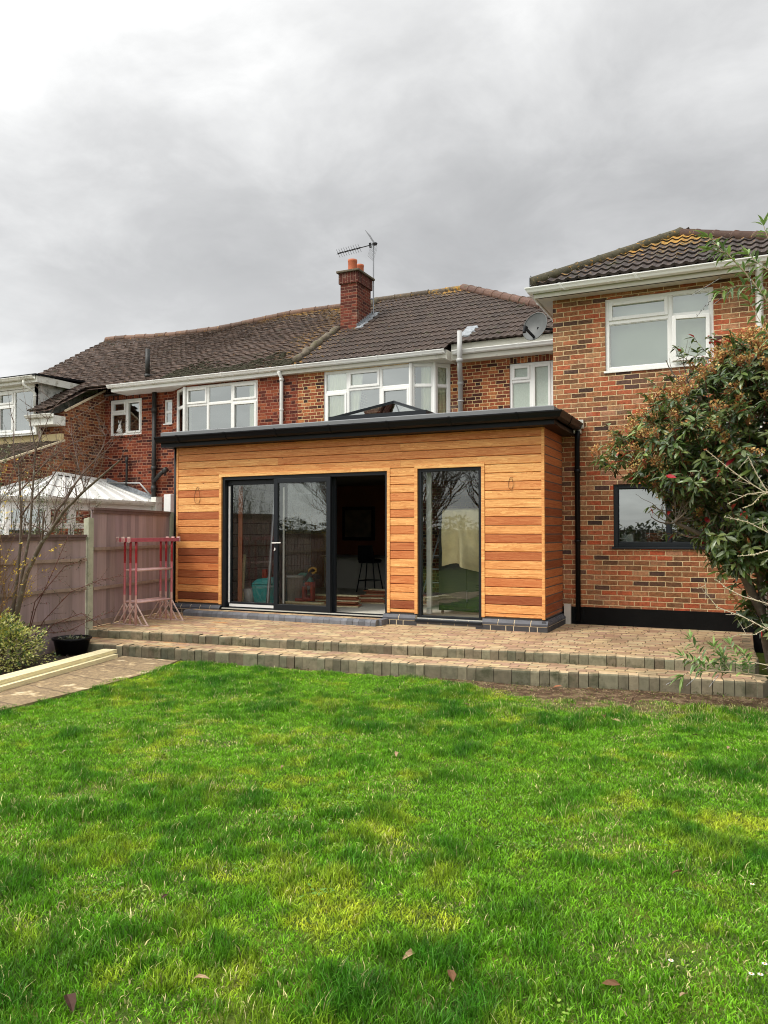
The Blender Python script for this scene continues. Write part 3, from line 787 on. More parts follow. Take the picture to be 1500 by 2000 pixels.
# roofs
cb = (.046, .028, .02)
def lich_mid(p):
    d = RIDGE_Y-p.y
    return .75*math.exp(-d/.4)*max(0, min(1, (p.x+5.6)/1.1)) + (.35*math.exp(-((p.x-PW)/.6)) if p.x < -5.2 else 0)+.0
def keep_mid(c):
    if c.y < 4.44 and c.x > -3.04: return False
    return c.x > PW+.02 and (c.x < -4.13+(RIDGE_Y-c.y)*1.11) and c.x < (.2 if c.y > 4.9 else -.14)
mb = MB(); sv = Vector((0, 1, SL)).normalized()
tile_roof(mb, (PW, EAVE-.02, 5.2), X3, sv, 24, 17, .3, .315, keep_mid, rcol(cb, lich_mid), jit=.003)
build('roof', mb, 'tile', house, smooth=False)
mb = MB()   # closing sheets under the tiles, the unseen slopes, and the small far ridge
hx = -4.13+4.3*1.11
mb.face([(PW, EAVE, 5.19), (-3.05, EAVE, 5.19), (-3.05, RIDGE_Y-1.3, RIDGE_Z-.82), (-4.13, RIDGE_Y, RIDGE_Z-.02), (PW, RIDGE_Y, RIDGE_Z-.02)], cb)
mb.face([(-3.05, 4.5, 5.36), (.3, 4.5, 5.36), (-3.05, RIDGE_Y-1.1, RIDGE_Z-.7)], cb)
mb.face([(hx, EAVE, 5.19), (hx, 12.9, 5.19), (-4.13, RIDGE_Y, RIDGE_Z-.02)], cb)
mb.face([(PW, 12.9, 5.19), (hx, 12.9, 5.19), (-4.13, RIDGE_Y, RIDGE_Z-.02), (PW, RIDGE_Y, RIDGE_Z-.02)], cb)
build('roof_slope', mb, 'tile', house)
mb = MB()
tile_roof(mb, (-3.6, 8.15, 6.9), X3, (0, 1, .5), 13, 4, .3, .33, None, rcol((.08, .045, .038), .03), jit=.003)
mb.box(-3.6, .3, 9.5, 12, 5.2, 7.5, (.08, .045, .038))
ridge_run(mb, (-3.6, 9.35, 7.56), (.3, 9.35, 7.56), .11, rcol((.07, .045, .03), .05), seed=4)
build('roof', mb, 'tile', house)
mb = MB()
ridge_run(mb, (PW+.1, RIDGE_Y, RIDGE_Z+.01), (-4.13, RIDGE_Y, RIDGE_Z+.01), .105, rcol((.085, .062, .04), lambda p: .1+.6*max(0, (p.x+5.4)/1.3), amt=.2), seed=5)
ridge_run(mb, (-4.13, RIDGE_Y, RIDGE_Z+.03), (hx, EAVE, 5.24), .12, rcol((.11, .055, .036), .05), seed=6)
build('ridge_tile', mb, 'tile', house, smooth=True)
mb = MB(); pts = []
for k in range(24):
    t_ = k/23; y = EAVE+.1+t_*(6.25-EAVE)
    pts.append((PW-.02+.03*math.sin(k*1.7), y, 5.2+(y-EAVE)*SL+.05+.015*math.sin(k*2.3)))
mb.tube(pts, [.085+.02*math.sin(k*1.3) for k in range(24)], 9)
pts = [(PW+.06, 7.2+k*.13, 5.2+(7.2+k*.13-EAVE)*SL+.05) for k in range(11)]
mb.tube(pts, [.1+.03*math.sin(k) for k in range(11)], 9)
build('cement_fillet', mb, 'cement', house, smooth=True)

wcb = (.042, .029, .025)
AP = Vector((1.62, 2.86, 6.33)); WS = .58
def lich_wing(p):
    d = (p-AP); d.z = 0
    dh = abs((p.x+.39)-(p.y-.85))*.7
    return .8*math.exp(-d.length/.6)+.28*math.exp(-dh/.3)+.22*max(0, 1-d.length/2.0)+.04
mb = MB()
tile_roof(mb, (-.42, .83, 5.16), X3, Vector((0, 1, WS)), 16, 8, .3, .315, lambda c: (c.y-.85) <= (c.x+.42) and (c.y-.85) <= (3.66-c.x) and c.y < 2.9, rcol(wcb, lich_wing, (.62, .32, .015)), jit=.003, roll=.03, th=.028)
tile_roof(mb, (-.42, 5.3, 5.16), (0, -1, 0), Vector((1, 0, WS)), 16, 8, .3, .315, lambda c: (c.y-.85) >= (c.x+.42) and c.x < 1.65, rcol(wcb, .1, (.62, .32, .015)), jit=.003, roll=.03, th=.028)
build('roof', mb, 'tile', house)
mb = MB(); e = 5.15
A, B_, D, F_ = (-.4, .85, e), (3.64, .85, e), (3.64, 8, e), (-.4, 8, e); P1, P2 = (1.62, 2.86, 6.3), (1.62, 8, 6.3)
mb.face([A, B_, P1], wcb); mb.face([B_, D, P2, P1], wcb); mb.face([A, P1, P2, F_], wcb)
build('roof_slope', mb, 'tile', house)
mb = MB()
ridge_run(mb, (-.36, .89, 5.22), AP+Vector((0, 0, .02)), .095, rcol((.07, .06, .03), .2, (.6, .32, .02), .3), seed=7)
ridge_run(mb, (3.6, .89, 5.22), AP+Vector((0, 0, .02)), .095, rcol((.1, .055, .04), .08, (.5, .3, .05), .2), seed=8)
ridge_run(mb, AP, (1.62, 8, 6.34), .1, rcol((.1, .055, .04), .1), seed=9)
build('ridge_tile', mb, 'tile', house, smooth=True)

# chimney (> pots, cap)
mb = MB(); cx0, cx1, cy0, cy1 = -6.64, -6.17, 6.3, 7.08
mb.box(cx0, cx1, cy0, cy1, 6.2, 7.68)
ch = build('chimney', mb, 'chim', house)
mb = MB(); mb.box(cx0-.035, cx1+.035, cy0-.035, cy1+.035, 7.66, 7.93); build('corbel', mb, 'chimsol', ch)
mb = MB(); mb.box(cx0-.085, cx1+.085, cy0-.085, cy1+.085, 7.93, 7.985); build('cap', mb, 'cement', ch, bevel=.012)
for cyy, s in ((6.5, 1.0), (6.9, .92)):
    mb = MB(); r = .115*s
    mb.lathe((-6.4, cyy, 7.95), [(r*1.05, 0), (r, .05), (r, .3), (r*1.05, .31), (r*1.05, .36), (r*.86, .365), (r*.84, .1), (0, .1)], 20)
    build('chimney_pot', mb, 'terra', ch, True)
mb = MB()       # stepped lead flashing on the right side and apron
for k in range(9):
    y = 6.28+k*.1; z = 5.2+(y-EAVE)*SL
    mb.box(cx1+.002, cx1+.008+k*.0005, y, y+.11, z-.05, z+.15)
for k in range(12):
    y = 6.2+k*.09; z = 5.2+(y-EAVE)*SL+.035
    mb.hexa([(cx1, y, z), (cx1+.17+.03*math.sin(k*2.1), y, z+.006), (cx1+.17+.03*math.sin(k*2.1+2), y+.095, z+.06), (cx1, y+.095, z+.058), (cx1, y, z+.02), (cx1+.16, y, z+.03), (cx1+.16, y+.095, z+.085), (cx1, y+.095, z+.078)])
build('lead_flashing', mb, 'lead', house)

# pipes
pipe(house, 'vent_pipe', [(-2.78, 4.36, 5.58), (-2.78, 4.36, 4.95), (-2.84, 4.55, 4.72), (-2.9, 4.75, 4.6), (-2.9, 4.76, 3.1)], .053, 'greypipe', [((-2.78, 4.36, 5.0), (-2.78, 4.36, 4.93)), ((-2.9, 4.75, 4.6), (-2.9, 4.76, 4.53)), ((-2.9, 4.76, 4.2), (-2.9, 4.76, 4.17))])
mb = MB()
for k in range(6):
    y = 4.7+k*.09; z = 5.2+(y-EAVE)*SL+.035
    mb.hexa([(-2.92, y, z), (-2.66+.05*math.sin(k*3), y, z), (-2.66+.05*math.sin(k*3+1), y+.08, z+.05), (-2.92, y+.08, z+.05), (-2.91, y, z+.03), (-2.68, y, z+.03), (-2.68, y+.08, z+.085), (-2.91, y+.08, z+.085)])
build('lead_flashing', mb, 'lead', house)
pipe(house, 'downpipe', [(-7.13, 4.22, 5.1), (-7.13, 4.33, 4.98), (-7.13, 4.345, 4.9), (-7.13, 4.345, 0)], .042, 'upvc', [((-7.13, 4.345, 4.96), (-7.13, 4.345, 4.9)), ((-7.13, 4.345, 4.24), (-7.13, 4.345, 4.22))])
pipe(house, 'downpipe', [(2.76, .88, 5.06), (2.76, 1.1, 4.9), (2.76, 1.13, 4.82), (2.76, 1.13, 3.0), (2.76, 1.13, 0)], .05, 'upvc', [((2.76, 1.13, 4.8), (2.76, 1.13, 4.74))], 4)
mb = MB(); mb.tube([(-.42, .9, 5.15), (-.42, .9, 5.3), (-.4, .9, 5.34), (-.37, .9, 5.3)], .009, 6); build('cable_hook', mb, 'steel', house)
mb = MB(); mb.box(.13, .34, 1.1, 1.19, 2.97, 3.1); mb.box(.17, .3, 1.1, 1.19, 2.9, 2.97); build('gutter_end', mb, 'upvc_dirty', house)

curtain('cream curtain bunched at the left of the big square bay window of the middle house', (-6.0, 4.53, 0), (-5.45, 4.53, 0), 3.45, 5.0, 7)
curtain('cream curtain in the narrow angled pane of the middle house bay, nearer the house front', (-3.72, 4.56, 0), (-3.48, 4.64, 0), 3.45, 5.0, 4)
curtain('cream curtain in the side-facing pane of the middle house bay beside the grey pipe', (-3.42, 4.72, 0), (-3.24, 4.92, 0), 3.45, 5.0, 4)
curtain('thin slanting edge of cream curtain beside the centre pane of the middle house bay', (-5.42, 4.54, 0), (-5.1, 4.54, 0), 3.45, 5.0, 3, gather=1.2)
mb = MB(); mb.box(.72, 2.13, 1.4, 1.41, 3.85, 4.9); build('window_blind', mb, pbr('pale_green_blind', (.62, .66, .5), .9, .05, 2), house)

# ================================================================== left neighbour
nb = thing('brick_house', 'left-hand dark red brick house with sagging plain-tiled roof and dormer at the far left', 'house', (-10, 4.85, 0), 'joined brick houses')
mb = MB()
wall_panel(mb, (-10.0, 4.4, 0), X3, nY, 0, 3.279, 0, 5.06, [(0, 2.17, 3.5, 5.0)])
a = Vector((-10.75, 4.85, 0)); b = Vector((-10.0, 4.4, 0)); U = (b-a).normalized(); L = (b-a).length
wall_panel(mb, a, U, (U.y, -U.x, 0), 0, L, -.3, 5.06, [(.28, L, 3.5, 5.0)], th=.1)
wall_panel(mb, (-13.08, 4.85, 0), X3, nY, 0, 2.33, -.3, 5.06, [(.19, 1.29, 3.98, 4.94), (2.05, 2.31, 4.2, 4.82)])
build('wall', mb, 'brick_red', nb)
mb = MB(); mb.box(-16.7, PW-.001, 12.4, 12.6, 0, 5.1); build('wall', mb, 'brick_red', nb)
mb = MB(); mb.box(-12.95, -11.73, 4.846, 4.95, 4.94, 5.058); build('lintel', mb, 'soldier_red', nb)
mb = MB(); mb.box(-12.95, -11.73, 4.815, 4.86, 3.93, 3.965); build('tile_sill', mb, 'soldier_red', nb)
window(nb, (-10.0, 4.4, 3.5), X3, nY, 2.17, 1.5, [(.31, [(1.0, False), (.42, True)]), (.35, [(1.0, False), (.42, False)]), (.34, [(1.0, True), (.42, True)])], sill=False)
p0 = a+U*.28
window(nb, (p0.x, p0.y, 3.5), U, (U.y, -U.x, 0), L-.28, 1.5, [(1, [(1.0, False), (.42, False)])], sill=False, set_=-.01)
mb = MB(); mb.tube([(-10.0, 4.41, 3.5), (-10.0, 4.41, 5.0)], .045, 8); build('corner_post', mb, 'upvc', nb)
window(nb, (-12.89, 4.85, 3.98), X3, nY, 1.1, .96, [(.5, [(.64, False), (.36, True)]), (.5, [(1, True)])], sill=False)
window(nb, (-11.03, 4.85, 4.2), X3, nY, .26, .62, [(1, [(.5, False), (.5, False)])], sill=True, fr=.04)
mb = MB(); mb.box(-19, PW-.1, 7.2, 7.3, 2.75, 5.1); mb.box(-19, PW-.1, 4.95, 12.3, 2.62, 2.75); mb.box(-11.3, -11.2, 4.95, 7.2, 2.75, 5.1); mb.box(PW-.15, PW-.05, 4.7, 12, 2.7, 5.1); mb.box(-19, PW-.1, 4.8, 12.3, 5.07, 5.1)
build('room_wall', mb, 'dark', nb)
curtain('cream curtain at the right edge of the left house bay window', (-8.15, 4.53, 0), (-7.85, 4.53, 0), 3.45, 5.0, 4)
curtain('cream curtain behind the angled side pane of the left house bay', (-10.1, 4.62, 0), (-9.95, 4.6, 0), 3.45, 5.0, 3)
# side wall of the neighbour's wing, under a sloping verge
mb = MB(); ver = [(4.85, 5.22), (3.5, 4.47)]; low = [(3.5, 3.72), (1.0, 2.78)]
xs_ = -13.08
mb.face([(xs_, 4.85, -.3), (xs_, 3.5, -.3), (xs_, 3.5, 4.47), (xs_, 4.85, 5.22)]); mb.face([(xs_, 3.5, -.3), (xs_, .6, -.3), (xs_, .6, 2.63), (xs_, 3.5, 3.72)])
mb.face([(xs_, 3.5, 3.7), (xs_-.9, 3.5, 3.7), (xs_-.9, 3.5, 4.4), (xs_, 3.5, 4.47)][::-1])
mb.face([(xs_, .6, -.3), (xs_-5, .6, -.3), (xs_-5, .6, 2.63), (xs_, .6, 2.63)][::-1])
mb.face([(xs_-.3, 4.85, -.3), (xs_-.3, .6, -.3), (xs_-.3, .6, 2.6), (xs_-.3, 3.5, 3.7), (xs_-.3, 3.5, 4.4), (xs_-.3, 4.85, 5.2)])
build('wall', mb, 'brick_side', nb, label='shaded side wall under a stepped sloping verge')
mb = MB()
for (y0, z0), (y1, z1) in ((ver[0], ver[1]), (low[0], low[1])):
    mb.bar((xs_+.008, y0, z0+.01), (xs_+.008, y1, z1+.01), .05, .045)
build('verge_mortar', mb, 'mortar', nb)
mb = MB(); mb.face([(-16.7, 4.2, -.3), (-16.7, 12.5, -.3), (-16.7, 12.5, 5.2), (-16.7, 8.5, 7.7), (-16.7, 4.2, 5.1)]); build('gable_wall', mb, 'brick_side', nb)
# roofs
nc = rcol((.078, .046, .032), lambda p: .06+.55*math.exp(-(RIDGE_Y-p.y)/.5)*(.3+.7*(p.x > -10.5))+.25*max(0, 1-abs(p.x+7.3)/1.0), (.3, .2, .06), .35)
def sag(p):
    """old roof: a shallow dip in the middle of the ridge line"""
    k = math.sin(max(0, min(1, (p.x+16.5)/7.2))*PI)**1.2
    return -.16*k*max(0, min(1, (p.y-4.2)/4.3))+.012*lawn_noise(p.x, p.y, .8, 4)
mb = MB(); nsv = Vector((0, 1, SL)).normalized()
def keep_nb(c): return c.x < PW and c.x > -16.75 and not (c.y > 8.48)
tile_roof(mb, (-21.0, 4.2, 5.2), X3, nsv, 84, 43, .17, .118, keep_nb, nc, roll=0, seg=1, th=.021, jit=.006, seed=3)
# catslide continuing below the eave at the left
tile_roof(mb, (-21.0, 3.02, 5.2-1.18*SL), X3, nsv, 46, 12, .17, .118, lambda c: -16.7 < c.x < -13.05 and not (c.x < -13.85 and c.y < 4.0), rcol((.058, .037, .028), .05, (.3, .2, .06), .35), roll=0, seg=1, th=.021, jit=.006, seed=4)
# lean-to roof under the dormer
tile_roof(mb, (-21.0, .55, 2.64), X3, Vector((0, 1, .375)).normalized(), 46, 27, .17, .118, lambda c: c.x < -13.05, rcol((.085, .06, .04), .12, (.16, .15, .05), .35), roll=0, seg=1, th=.021, jit=.006, seed=5)
mb.v = [(x, y, z+(sag(Vector((x, y, z))) if y > 4.0 and z > 4.9 else 0)) for x, y, z in mb.v]
build('roof', mb, 'tile', nb)
mb = MB(); q = (.1, .06, .045)
mb.face([(-16.7, 4.2, 5.13), (PW, 4.2, 5.13), (PW, RIDGE_Y, 7.58), (-16.7, RIDGE_Y, 7.58)], q); mb.face([(-16.7, 13, 5.13), (PW, 13, 5.13), (PW, RIDGE_Y, 7.58), (-16.7, RIDGE_Y, 7.58)][::-1], q)
mb.face([(xs_-.76, 3.02, 4.43), (xs_, 3.02, 4.43), (xs_, 4.3, 5.16), (xs_-.76, 4.3, 5.16)], q); mb.face([(-19, .6, 2.6), (xs_, .6, 2.6), (xs_, 3.5, 3.68), (-19, 3.5, 3.68)], q)
build('roof_slope', mb, 'tile', nb)
mb = MB()
n = 24; xr = [-16.7+(PW+.2+16.7)*k/n for k in range(n+1)]
for k in range(n):
    z0 = RIDGE_Z+.0+sag(Vector((xr[k], 8.5, 0))); z1 = RIDGE_Z+sag(Vector((xr[k+1], 8.5, 0)))
    ridge_run(mb, (xr[k], 8.5, z0), (xr[k+1], 8.5, z1), .1, rcol((.14, .08, .055), .12, (.45, .25, .04), .35), seed=20+k)
build('ridge_tile', mb, 'tile', nb, smooth=True)
mb = MB()      # moss rolls lying on the lowest courses
for k in range(900):
    x = rr(-10.6, PW-.12); y = 4.2+abs(random.gauss(0, .3))*(1+.5*math.sin(x*3)); z = 5.222+(y-4.2)*SL; s_ = rr(.008, .022)
    mb.tube([(x, y, z), (x+rr(.02, .16), y+rr(-.02, .02), z)], [s_, s_*.6], 6, (.05, .048, .02))
build('moss', mb, pbr('roof_moss', (.03, .027, .012), 1, .5, 18, .02, 30), nb, smooth=True, kind='stuff')

gutter(nb, [((-12.36, 4.28, 5.2), nY), ((PW-.45, 4.28, 5.2), nY)])
mb = MB(); mb.box(-12.3, PW-.45, 4.28, 4.4, 5.03, 5.17); mb.box(-12.3, -10.0, 4.4, 4.86, 5.03, 5.045)
build('fascia', mb, 'upvc', nb)
gutter(nb, [((-13.95, 3.12, 4.36), nY), ((-13.02, 3.12, 4.36), nY)], 'upvc_dirty')
mb = MB(); mb.box(-13.9, -13.05, 3.12, 3.5, 4.1, 4.33); build('boxed_eave', mb, 'upvc_dirty', nb)
mb = MB(); mb.box(-19, -13.1, 3.42, 3.5, 3.68, 3.9); build('render_band', mb, 'cream', nb)
pipe(nb, 'downpipe', [(-13.88, 3.06, 4.26), (-13.85, 3.3, 4.12), (-13.83, 3.42, 4.0), (-13.83, 3.38, 3.6)], .035, 'upvc_dirty', seg=10)
# dormer
dm = build('dormer', (lambda m: (wall_panel(m, (-17.6, 3.3, 3.9), X3, nY, 0, 3.75, 0, 1.42, [(.08, 3.67, .06, 1.22)], th=.08), m.box(-13.93, -13.85, 3.3, 5.2, 4.3, 5.32), m)[-1])(MB()), 'upvc', nb)
mb = MB()
for k in range(6):
    z = 4.34+k*.165
    mb.box(-13.849, -13.838, 3.34, 5.0, z, z+.155)
build('shiplap_board', mb, 'shiplap', dm)
window(nb, (-17.5, 3.3, 3.97), X3, nY, 3.57, 1.14, [(.2, [(1, False)]), (.16, [(.68, True), (.32, True)]), (.2, [(1, False)]), (.155, [(.68, True), (.32, True)]), (.19, [(1, False)])], name='window')
mb = MB(); mb.hexa([(-17.8, 3.05, 5.36), (-13.62, 3.05, 5.36), (-13.62, 5.3, 5.5), (-17.8, 5.3, 5.5), (-17.8, 3.05, 5.41), (-13.62, 3.05, 5.41), (-13.62, 5.3, 5.55), (-17.8, 5.3, 5.55)]); build('dormer_roof', mb, 'black', nb)
mb = MB(); mb.box(-17.8, -13.63, 3.1, 3.14, 5.2, 5.36); mb.box(-13.68, -13.64, 3.14, 5.15, 5.2, 5.38); mb.box(-17.8, -13.68, 3.14, 3.3, 5.2, 5.215); build('fascia', mb, 'upvc_dirty', nb)
gutter(nb, [((-17.8, 3.1, 5.36), nY), ((-13.66, 3.1, 5.36), nY)], 'upvc_dirty')
pipe(nb, 'downpipe', [(-14.0, 3.02, 5.26), (-14.0, 3.02, 5.15), (-13.9, 3.2, 5.02), (-13.86, 3.25, 4.95), (-13.86, 3.25, 4.4)], .033, 'upvc_dirty', [((-13.86, 3.25, 4.9), (-13.86, 3.25, 4.87)), ((-13.86, 3.25, 4.6), (-13.86, 3.25, 4.57))], 10)
# soil pipe and fittings
pipe(nb, 'soil_pipe', [(-11.28, 4.76, 5.05), (-11.28, 4.76, 1.6)], .058, 'ironpipe', [((-11.28, 4.76, 4.62), (-11.28, 4.76, 4.5)), ((-11.28, 4.76, 3.1), (-11.28, 4.76, 3.0)), ((-11.28, 4.76, 2.6), (-11.28, 4.76, 2.45))], label='old black soil pipe with flaking paint')
pipe(nb, 'soil_branch', [(-11.24, 4.74, 2.72), (-11.0, 4.7, 2.9), (-10.82, 4.7, 3.0)], .052, 'ironpipe', [((-10.9, 4.7, 2.95), (-10.8, 4.7, 3.01))])
pipe(nb, 'vent_stack', [(-11.28, 4.5, 5.4), (-11.28, 4.5, 6.1)], .058, 'ironpipe', [((-11.28, 4.5, 5.36), (-11.28, 4.5, 5.45))])
pipe(nb, 'waste_pipe', [(-12.2, 4.78, 3.35), (-12.2, 4.76, 3.3), (-12.2, 4.76, 3.0), (-12.2, 4.76, 2.62)], .03, 'ironpipe', [((-12.2, 4.77, 3.38), (-12.2, 4.74, 3.22))])
pipe(nb, 'waste_pipe', [(-12.9, 4.76, 2.72), (-11.75, 4.76, 2.68), (-11.4, 4.74, 2.38)], .022, 'greypipe')
mb = MB(); mb.lathe((-12.6, 4.92, 4.05), [(0, 0), (.07, .0), (.09, .05), (.06, .12), (.045, .15), (.05, .2), (.03, .24), (0, .25)], 14)
for s in (-1, 1): mb.tube([(-12.6+s*.015, 4.92, 4.28), (-12.6+s*.035, 4.92, 4.36), (-12.6+s*.05, 4.92, 4.42)], [.012, .018, .005], 6)
build('rabbit_ornament', mb, 'white', smooth=True, label='small white rabbit ornament on the sill of the small red brick house window', cat='ornament')

# ================================================================== conservatory
cons = thing('conservatory', 'white conservatory with low pitched panelled roof behind the fence', 'conservatory', (-12.2, 3, -.3))
mb = MB(); pb = MB()
ey = [1.3+k*.71 for k in range(6)]
def consframe(O, U, N, L, n):
    O, U, N = Vector(O), Vector(U).normalized(), Vector(N)
    Bx = lambda u0, u1, z0, z1, n0=-.07, n1=0: mb.obox(O, U, Z3, N, u0, u1, z0, z1, n0, n1)
    Bx(0, L, 0, .9, -.1, -.005); Bx(0, L, .9, .98); Bx(0, L, 2.26, 2.4); w_ = L/n
    for k in range(n+1): Bx(max(0, k*w_-.05), min(L, k*w_+.05), .98, 2.26, -.068, .004)
    for k in range(n):
        Bx(k*w_+.05, (k+1)*w_-.05, 1.78, 1.86, -.066, .002); Bx(k*w_+.05, (k+1)*w_-.05, .98, 1.03, -.066, .002)
        for q in ((k*w_+.05, k*w_+.09), ((k+1)*w_-.09, (k+1)*w_-.05)): Bx(q[0], q[1], 1.86, 2.26, -.06, .012)
        Bx(k*w_+.09, (k+1)*w_-.09, 1.86, 1.9, -.06, .012); Bx(k*w_+.09, (k+1)*w_-.09, 2.2, 2.26, -.06, .012)
        P = lambda u, z: O+U*u+Z3*z+N*-.035
        pb.face([P(k*w_+.05, 1.03), P((k+1)*w_-.05, 1.03), P((k+1)*w_-.05, 1.78), P(k*w_+.05, 1.78)]); pb.face([P(k*w_+.09, 1.9), P((k+1)*w_-.09, 1.9), P((k+1)*w_-.09, 2.2), P(k*w_+.09, 2.2)])
consframe((-11.2, 4.84, -.3), (0, -1, 0), (1, 0, 0), 3.5, 5)
d = Vector((-.6, -.55, 0)).normalized()
consframe((-11.2, 1.34, -.3), d, (-d.y, d.x, 0), .8, 1)
e0 = Vector((-11.2, 1.34, -.3))+d*.8
consframe(e0, (-1, -.12, 0), Vector((.12, -1, 0)).normalized(), 3.0, 4)
fr_ = build('frame', mb, 'upvc', cons); build('pane', pb, 'glass_cons', fr_)
mb = MB(); pl_ = MB()
apx = Vector((-12.98, 3.2, 2.82)); apw = Vector((-12.98, 4.84, 2.72)); c0 = Vector((-11.12, 4.84, 2.16)); c1 = Vector((-11.12, 1.3, 2.16)); c2 = Vector((e0.x-.05, e0.y-.08, 2.16)); c3 = Vector((-14.9, e0.y-.4, 2.16)); apl = Vector((-14.5, 3.2, 2.82))
for q in ((c0, apw, apx, c1), (c1, apx, c2), (c2, apx, apl, c3)):
    pl_.face(list(q)); 
roof_c = build('roof', pl_, pbr('white_polycarbonate', (.72, .73, .7), .35, .12, 5, dirt=((.42, .4, .33), 3, .6)), cons)
for k in range(9):
    t_ = k/8; a_ = c0.lerp(c1, t_); b_ = apw.lerp(apx, t_); mb.bar(a_+Z3*.025, b_+Z3*.025, .05, .04)
for t_ in (0, .5, 1): mb.bar(c1.lerp(c2, t_)+Z3*.025, apx+Z3*.025, .05, .04)
for k in range(5):
    t_ = k/4; mb.bar(c2.lerp(c3, t_)+Z3*.025, apx.lerp(apl, t_)+Z3*.025, .05, .04)
mb.bar(apw+Z3*.05, apx+Z3*.05, .12, .07); mb.bar(apx+Z3*.05, apl+Z3*.05, .12, .07)
build('glazing_bar', mb, 'upvc', cons)
CG = [(0, 0), (0, -.1), (.06, -.1), (.09, -.05), (.1, 0), (.09, 0), (.05, -.08), (.01, -.08), (.01, 0)]
gutter(cons, [(c0+Vector((-.03, 0, .01)), (1, 0, 0)), (c1+Vector((-.03, 0, .01)), (1, -.4, 0)), (c2+Vector((0, .04, .01)), (.2, -1, 0)), (c3+Vector((0, .04, .01)), (0, -1, 0))], 'upvc_dirty', True, CG)
mb = MB(); mb.box(-11.22, -11.06, 4.6, 4.84, 1.6, 2.3); build('downpipe', mb, 'upvc_dirty', cons)
mb = MB(); mb.hexa([(-12.95, 4.80, 2.72), (-11.2, 4.80, 2.2), (-11.2, 4.84, 2.2), (-12.95, 4.84, 2.72), (-12.95, 4.80, 2.86), (-11.2, 4.80, 2.3), (-11.2, 4.84, 2.3), (-12.95, 4.84, 2.86)]); build('lead_flashing', mb, 'lead', cons)
mb = MB(); mb.box(-10.72, -10.5, 4.5, 4.66, 1.5, 2.35); mb.box(-10.67, -10.55, 4.5, 4.62, .2, 1.5); build('meter_box', mb, 'white', cons, bevel=.01)

# ================================================================== dish and aerial
ds = thing('satellite_dish', 'dark grey satellite dish fixed beside the corner of the brick wing', 'satellite dish', (-.81, 2.8, 5.07))
cN = Vector((-.28, -.9, .28)).normalized(); cU = cN.cross(Z3).normalized(); cV = cU.cross(cN).normalized(); c = Vector((-.81, 2.8, 5.07))
mb = MB()
def dish(mb, off, flip):
    n0 = len(mb.v); R_ = 7; S_ = 32
    for i in range(R_+1):
        for j in range(S_):
            a = 2*PI*j/S_; f = i/R_; mb.v.append(tuple(c+cU*math.cos(a)*.24*f+cV*math.sin(a)*.27*f+cN*(-.075*(1-f*f)+off)))
    for i in range(R_):
        for j in range(S_):
            q = (n0+i*S_+j, n0+i*S_+(j+1) % S_, n0+(i+1)*S_+(j+1) % S_, n0+(i+1)*S_+j)
            mb.f.append(q if flip else q[::-1]); mb.c.append((.5,)*3); mb.m.append(0)
dish(mb, 0, False); dish(mb, -.008, True)
mb.tube([c+cU*math.cos(a*PI/16)*.24+cV*math.sin(a*PI/16)*.27 for a in range(33)], .008, 6)
build('dish', mb, 'dishgrey', ds, True)
mb = MB(); foot = c-cV*.2-cN*.03; head = c+cN*.3-cV*.2-cU*.02
mb.bar(foot, head, .03, .04); mb.bar(c-cN*.08, Vector((-.16, 2.95, 4.95)), .04, .04); build('arm', mb, 'black', ds)
mb = MB(); mb.tube([head-cN*.03+cV*.02, head+cN*.02+cV*.02, head+cN*.02-cV*.09], .032, 10); build('receiver', mb, 'black', ds)

an = thing('tv_aerial', 'thin television aerial on a mast above the chimney', 'aerial', (-6.1, 7.15, 6.9))
mb = MB(); mb.tube([(-6.13, 7.16, 6.9), (-6.13, 7.16, 8.98)], .018, 8); mb.bar((-6.13, 7.16, 7.45), (-6.2, 7.0, 7.45), .03, .03); mb.bar((-6.13, 7.16, 7.05), (-6.2, 7.0, 7.05), .03, .03); build('mast', mb, 'steel', an)
bd = Vector((-1, -.1, -.12)).normalized(); b0 = Vector((-6.1, 7.16, 8.9)); bs = bd.cross(Z3).normalized(); bu = bs.cross(bd).normalized()
mb = MB(); mb.bar(b0-bd*.08, b0+bd*1.02, .018, .018)
mb.bar(b0+bd*.12+bu*.06, b0+bd*.12-bu*.07, .04, .05); mb.bar(b0-bd*.06, b0+bd*.05, .06, .06)
build('boom', mb, 'black', an)
mb = MB()
for k in range(10):
    p = b0+bd*(.42+k*.068)
    for s in (-1, 1):
        mb.tube([p, p+bs*.11*s+bu*.07], .0045, 5); mb.tube([p, p+bs*.11*s-bu*.07], .0045, 5)
    mb.bar(p-bs*.025, p+bs*.025, .02, .03)
build('director', mb, 'black', an)
mb = MB()
for s in (1, -1):
    o = b0+bd*.0+bu*.02*s; v1 = (bd*.42+bu*s*.9).normalized(); 
    for k in range(6): mb.tube([o+bs*(-.2+k*.08), o+bs*(-.2+k*.08)+v1*.36], .0035, 4)
    for k in range(5): mb.tube([o+bs*-.2+v1*.09*k, o+bs*.2+v1*.09*k], .0035, 4)
build('reflector', mb, 'steel', an)

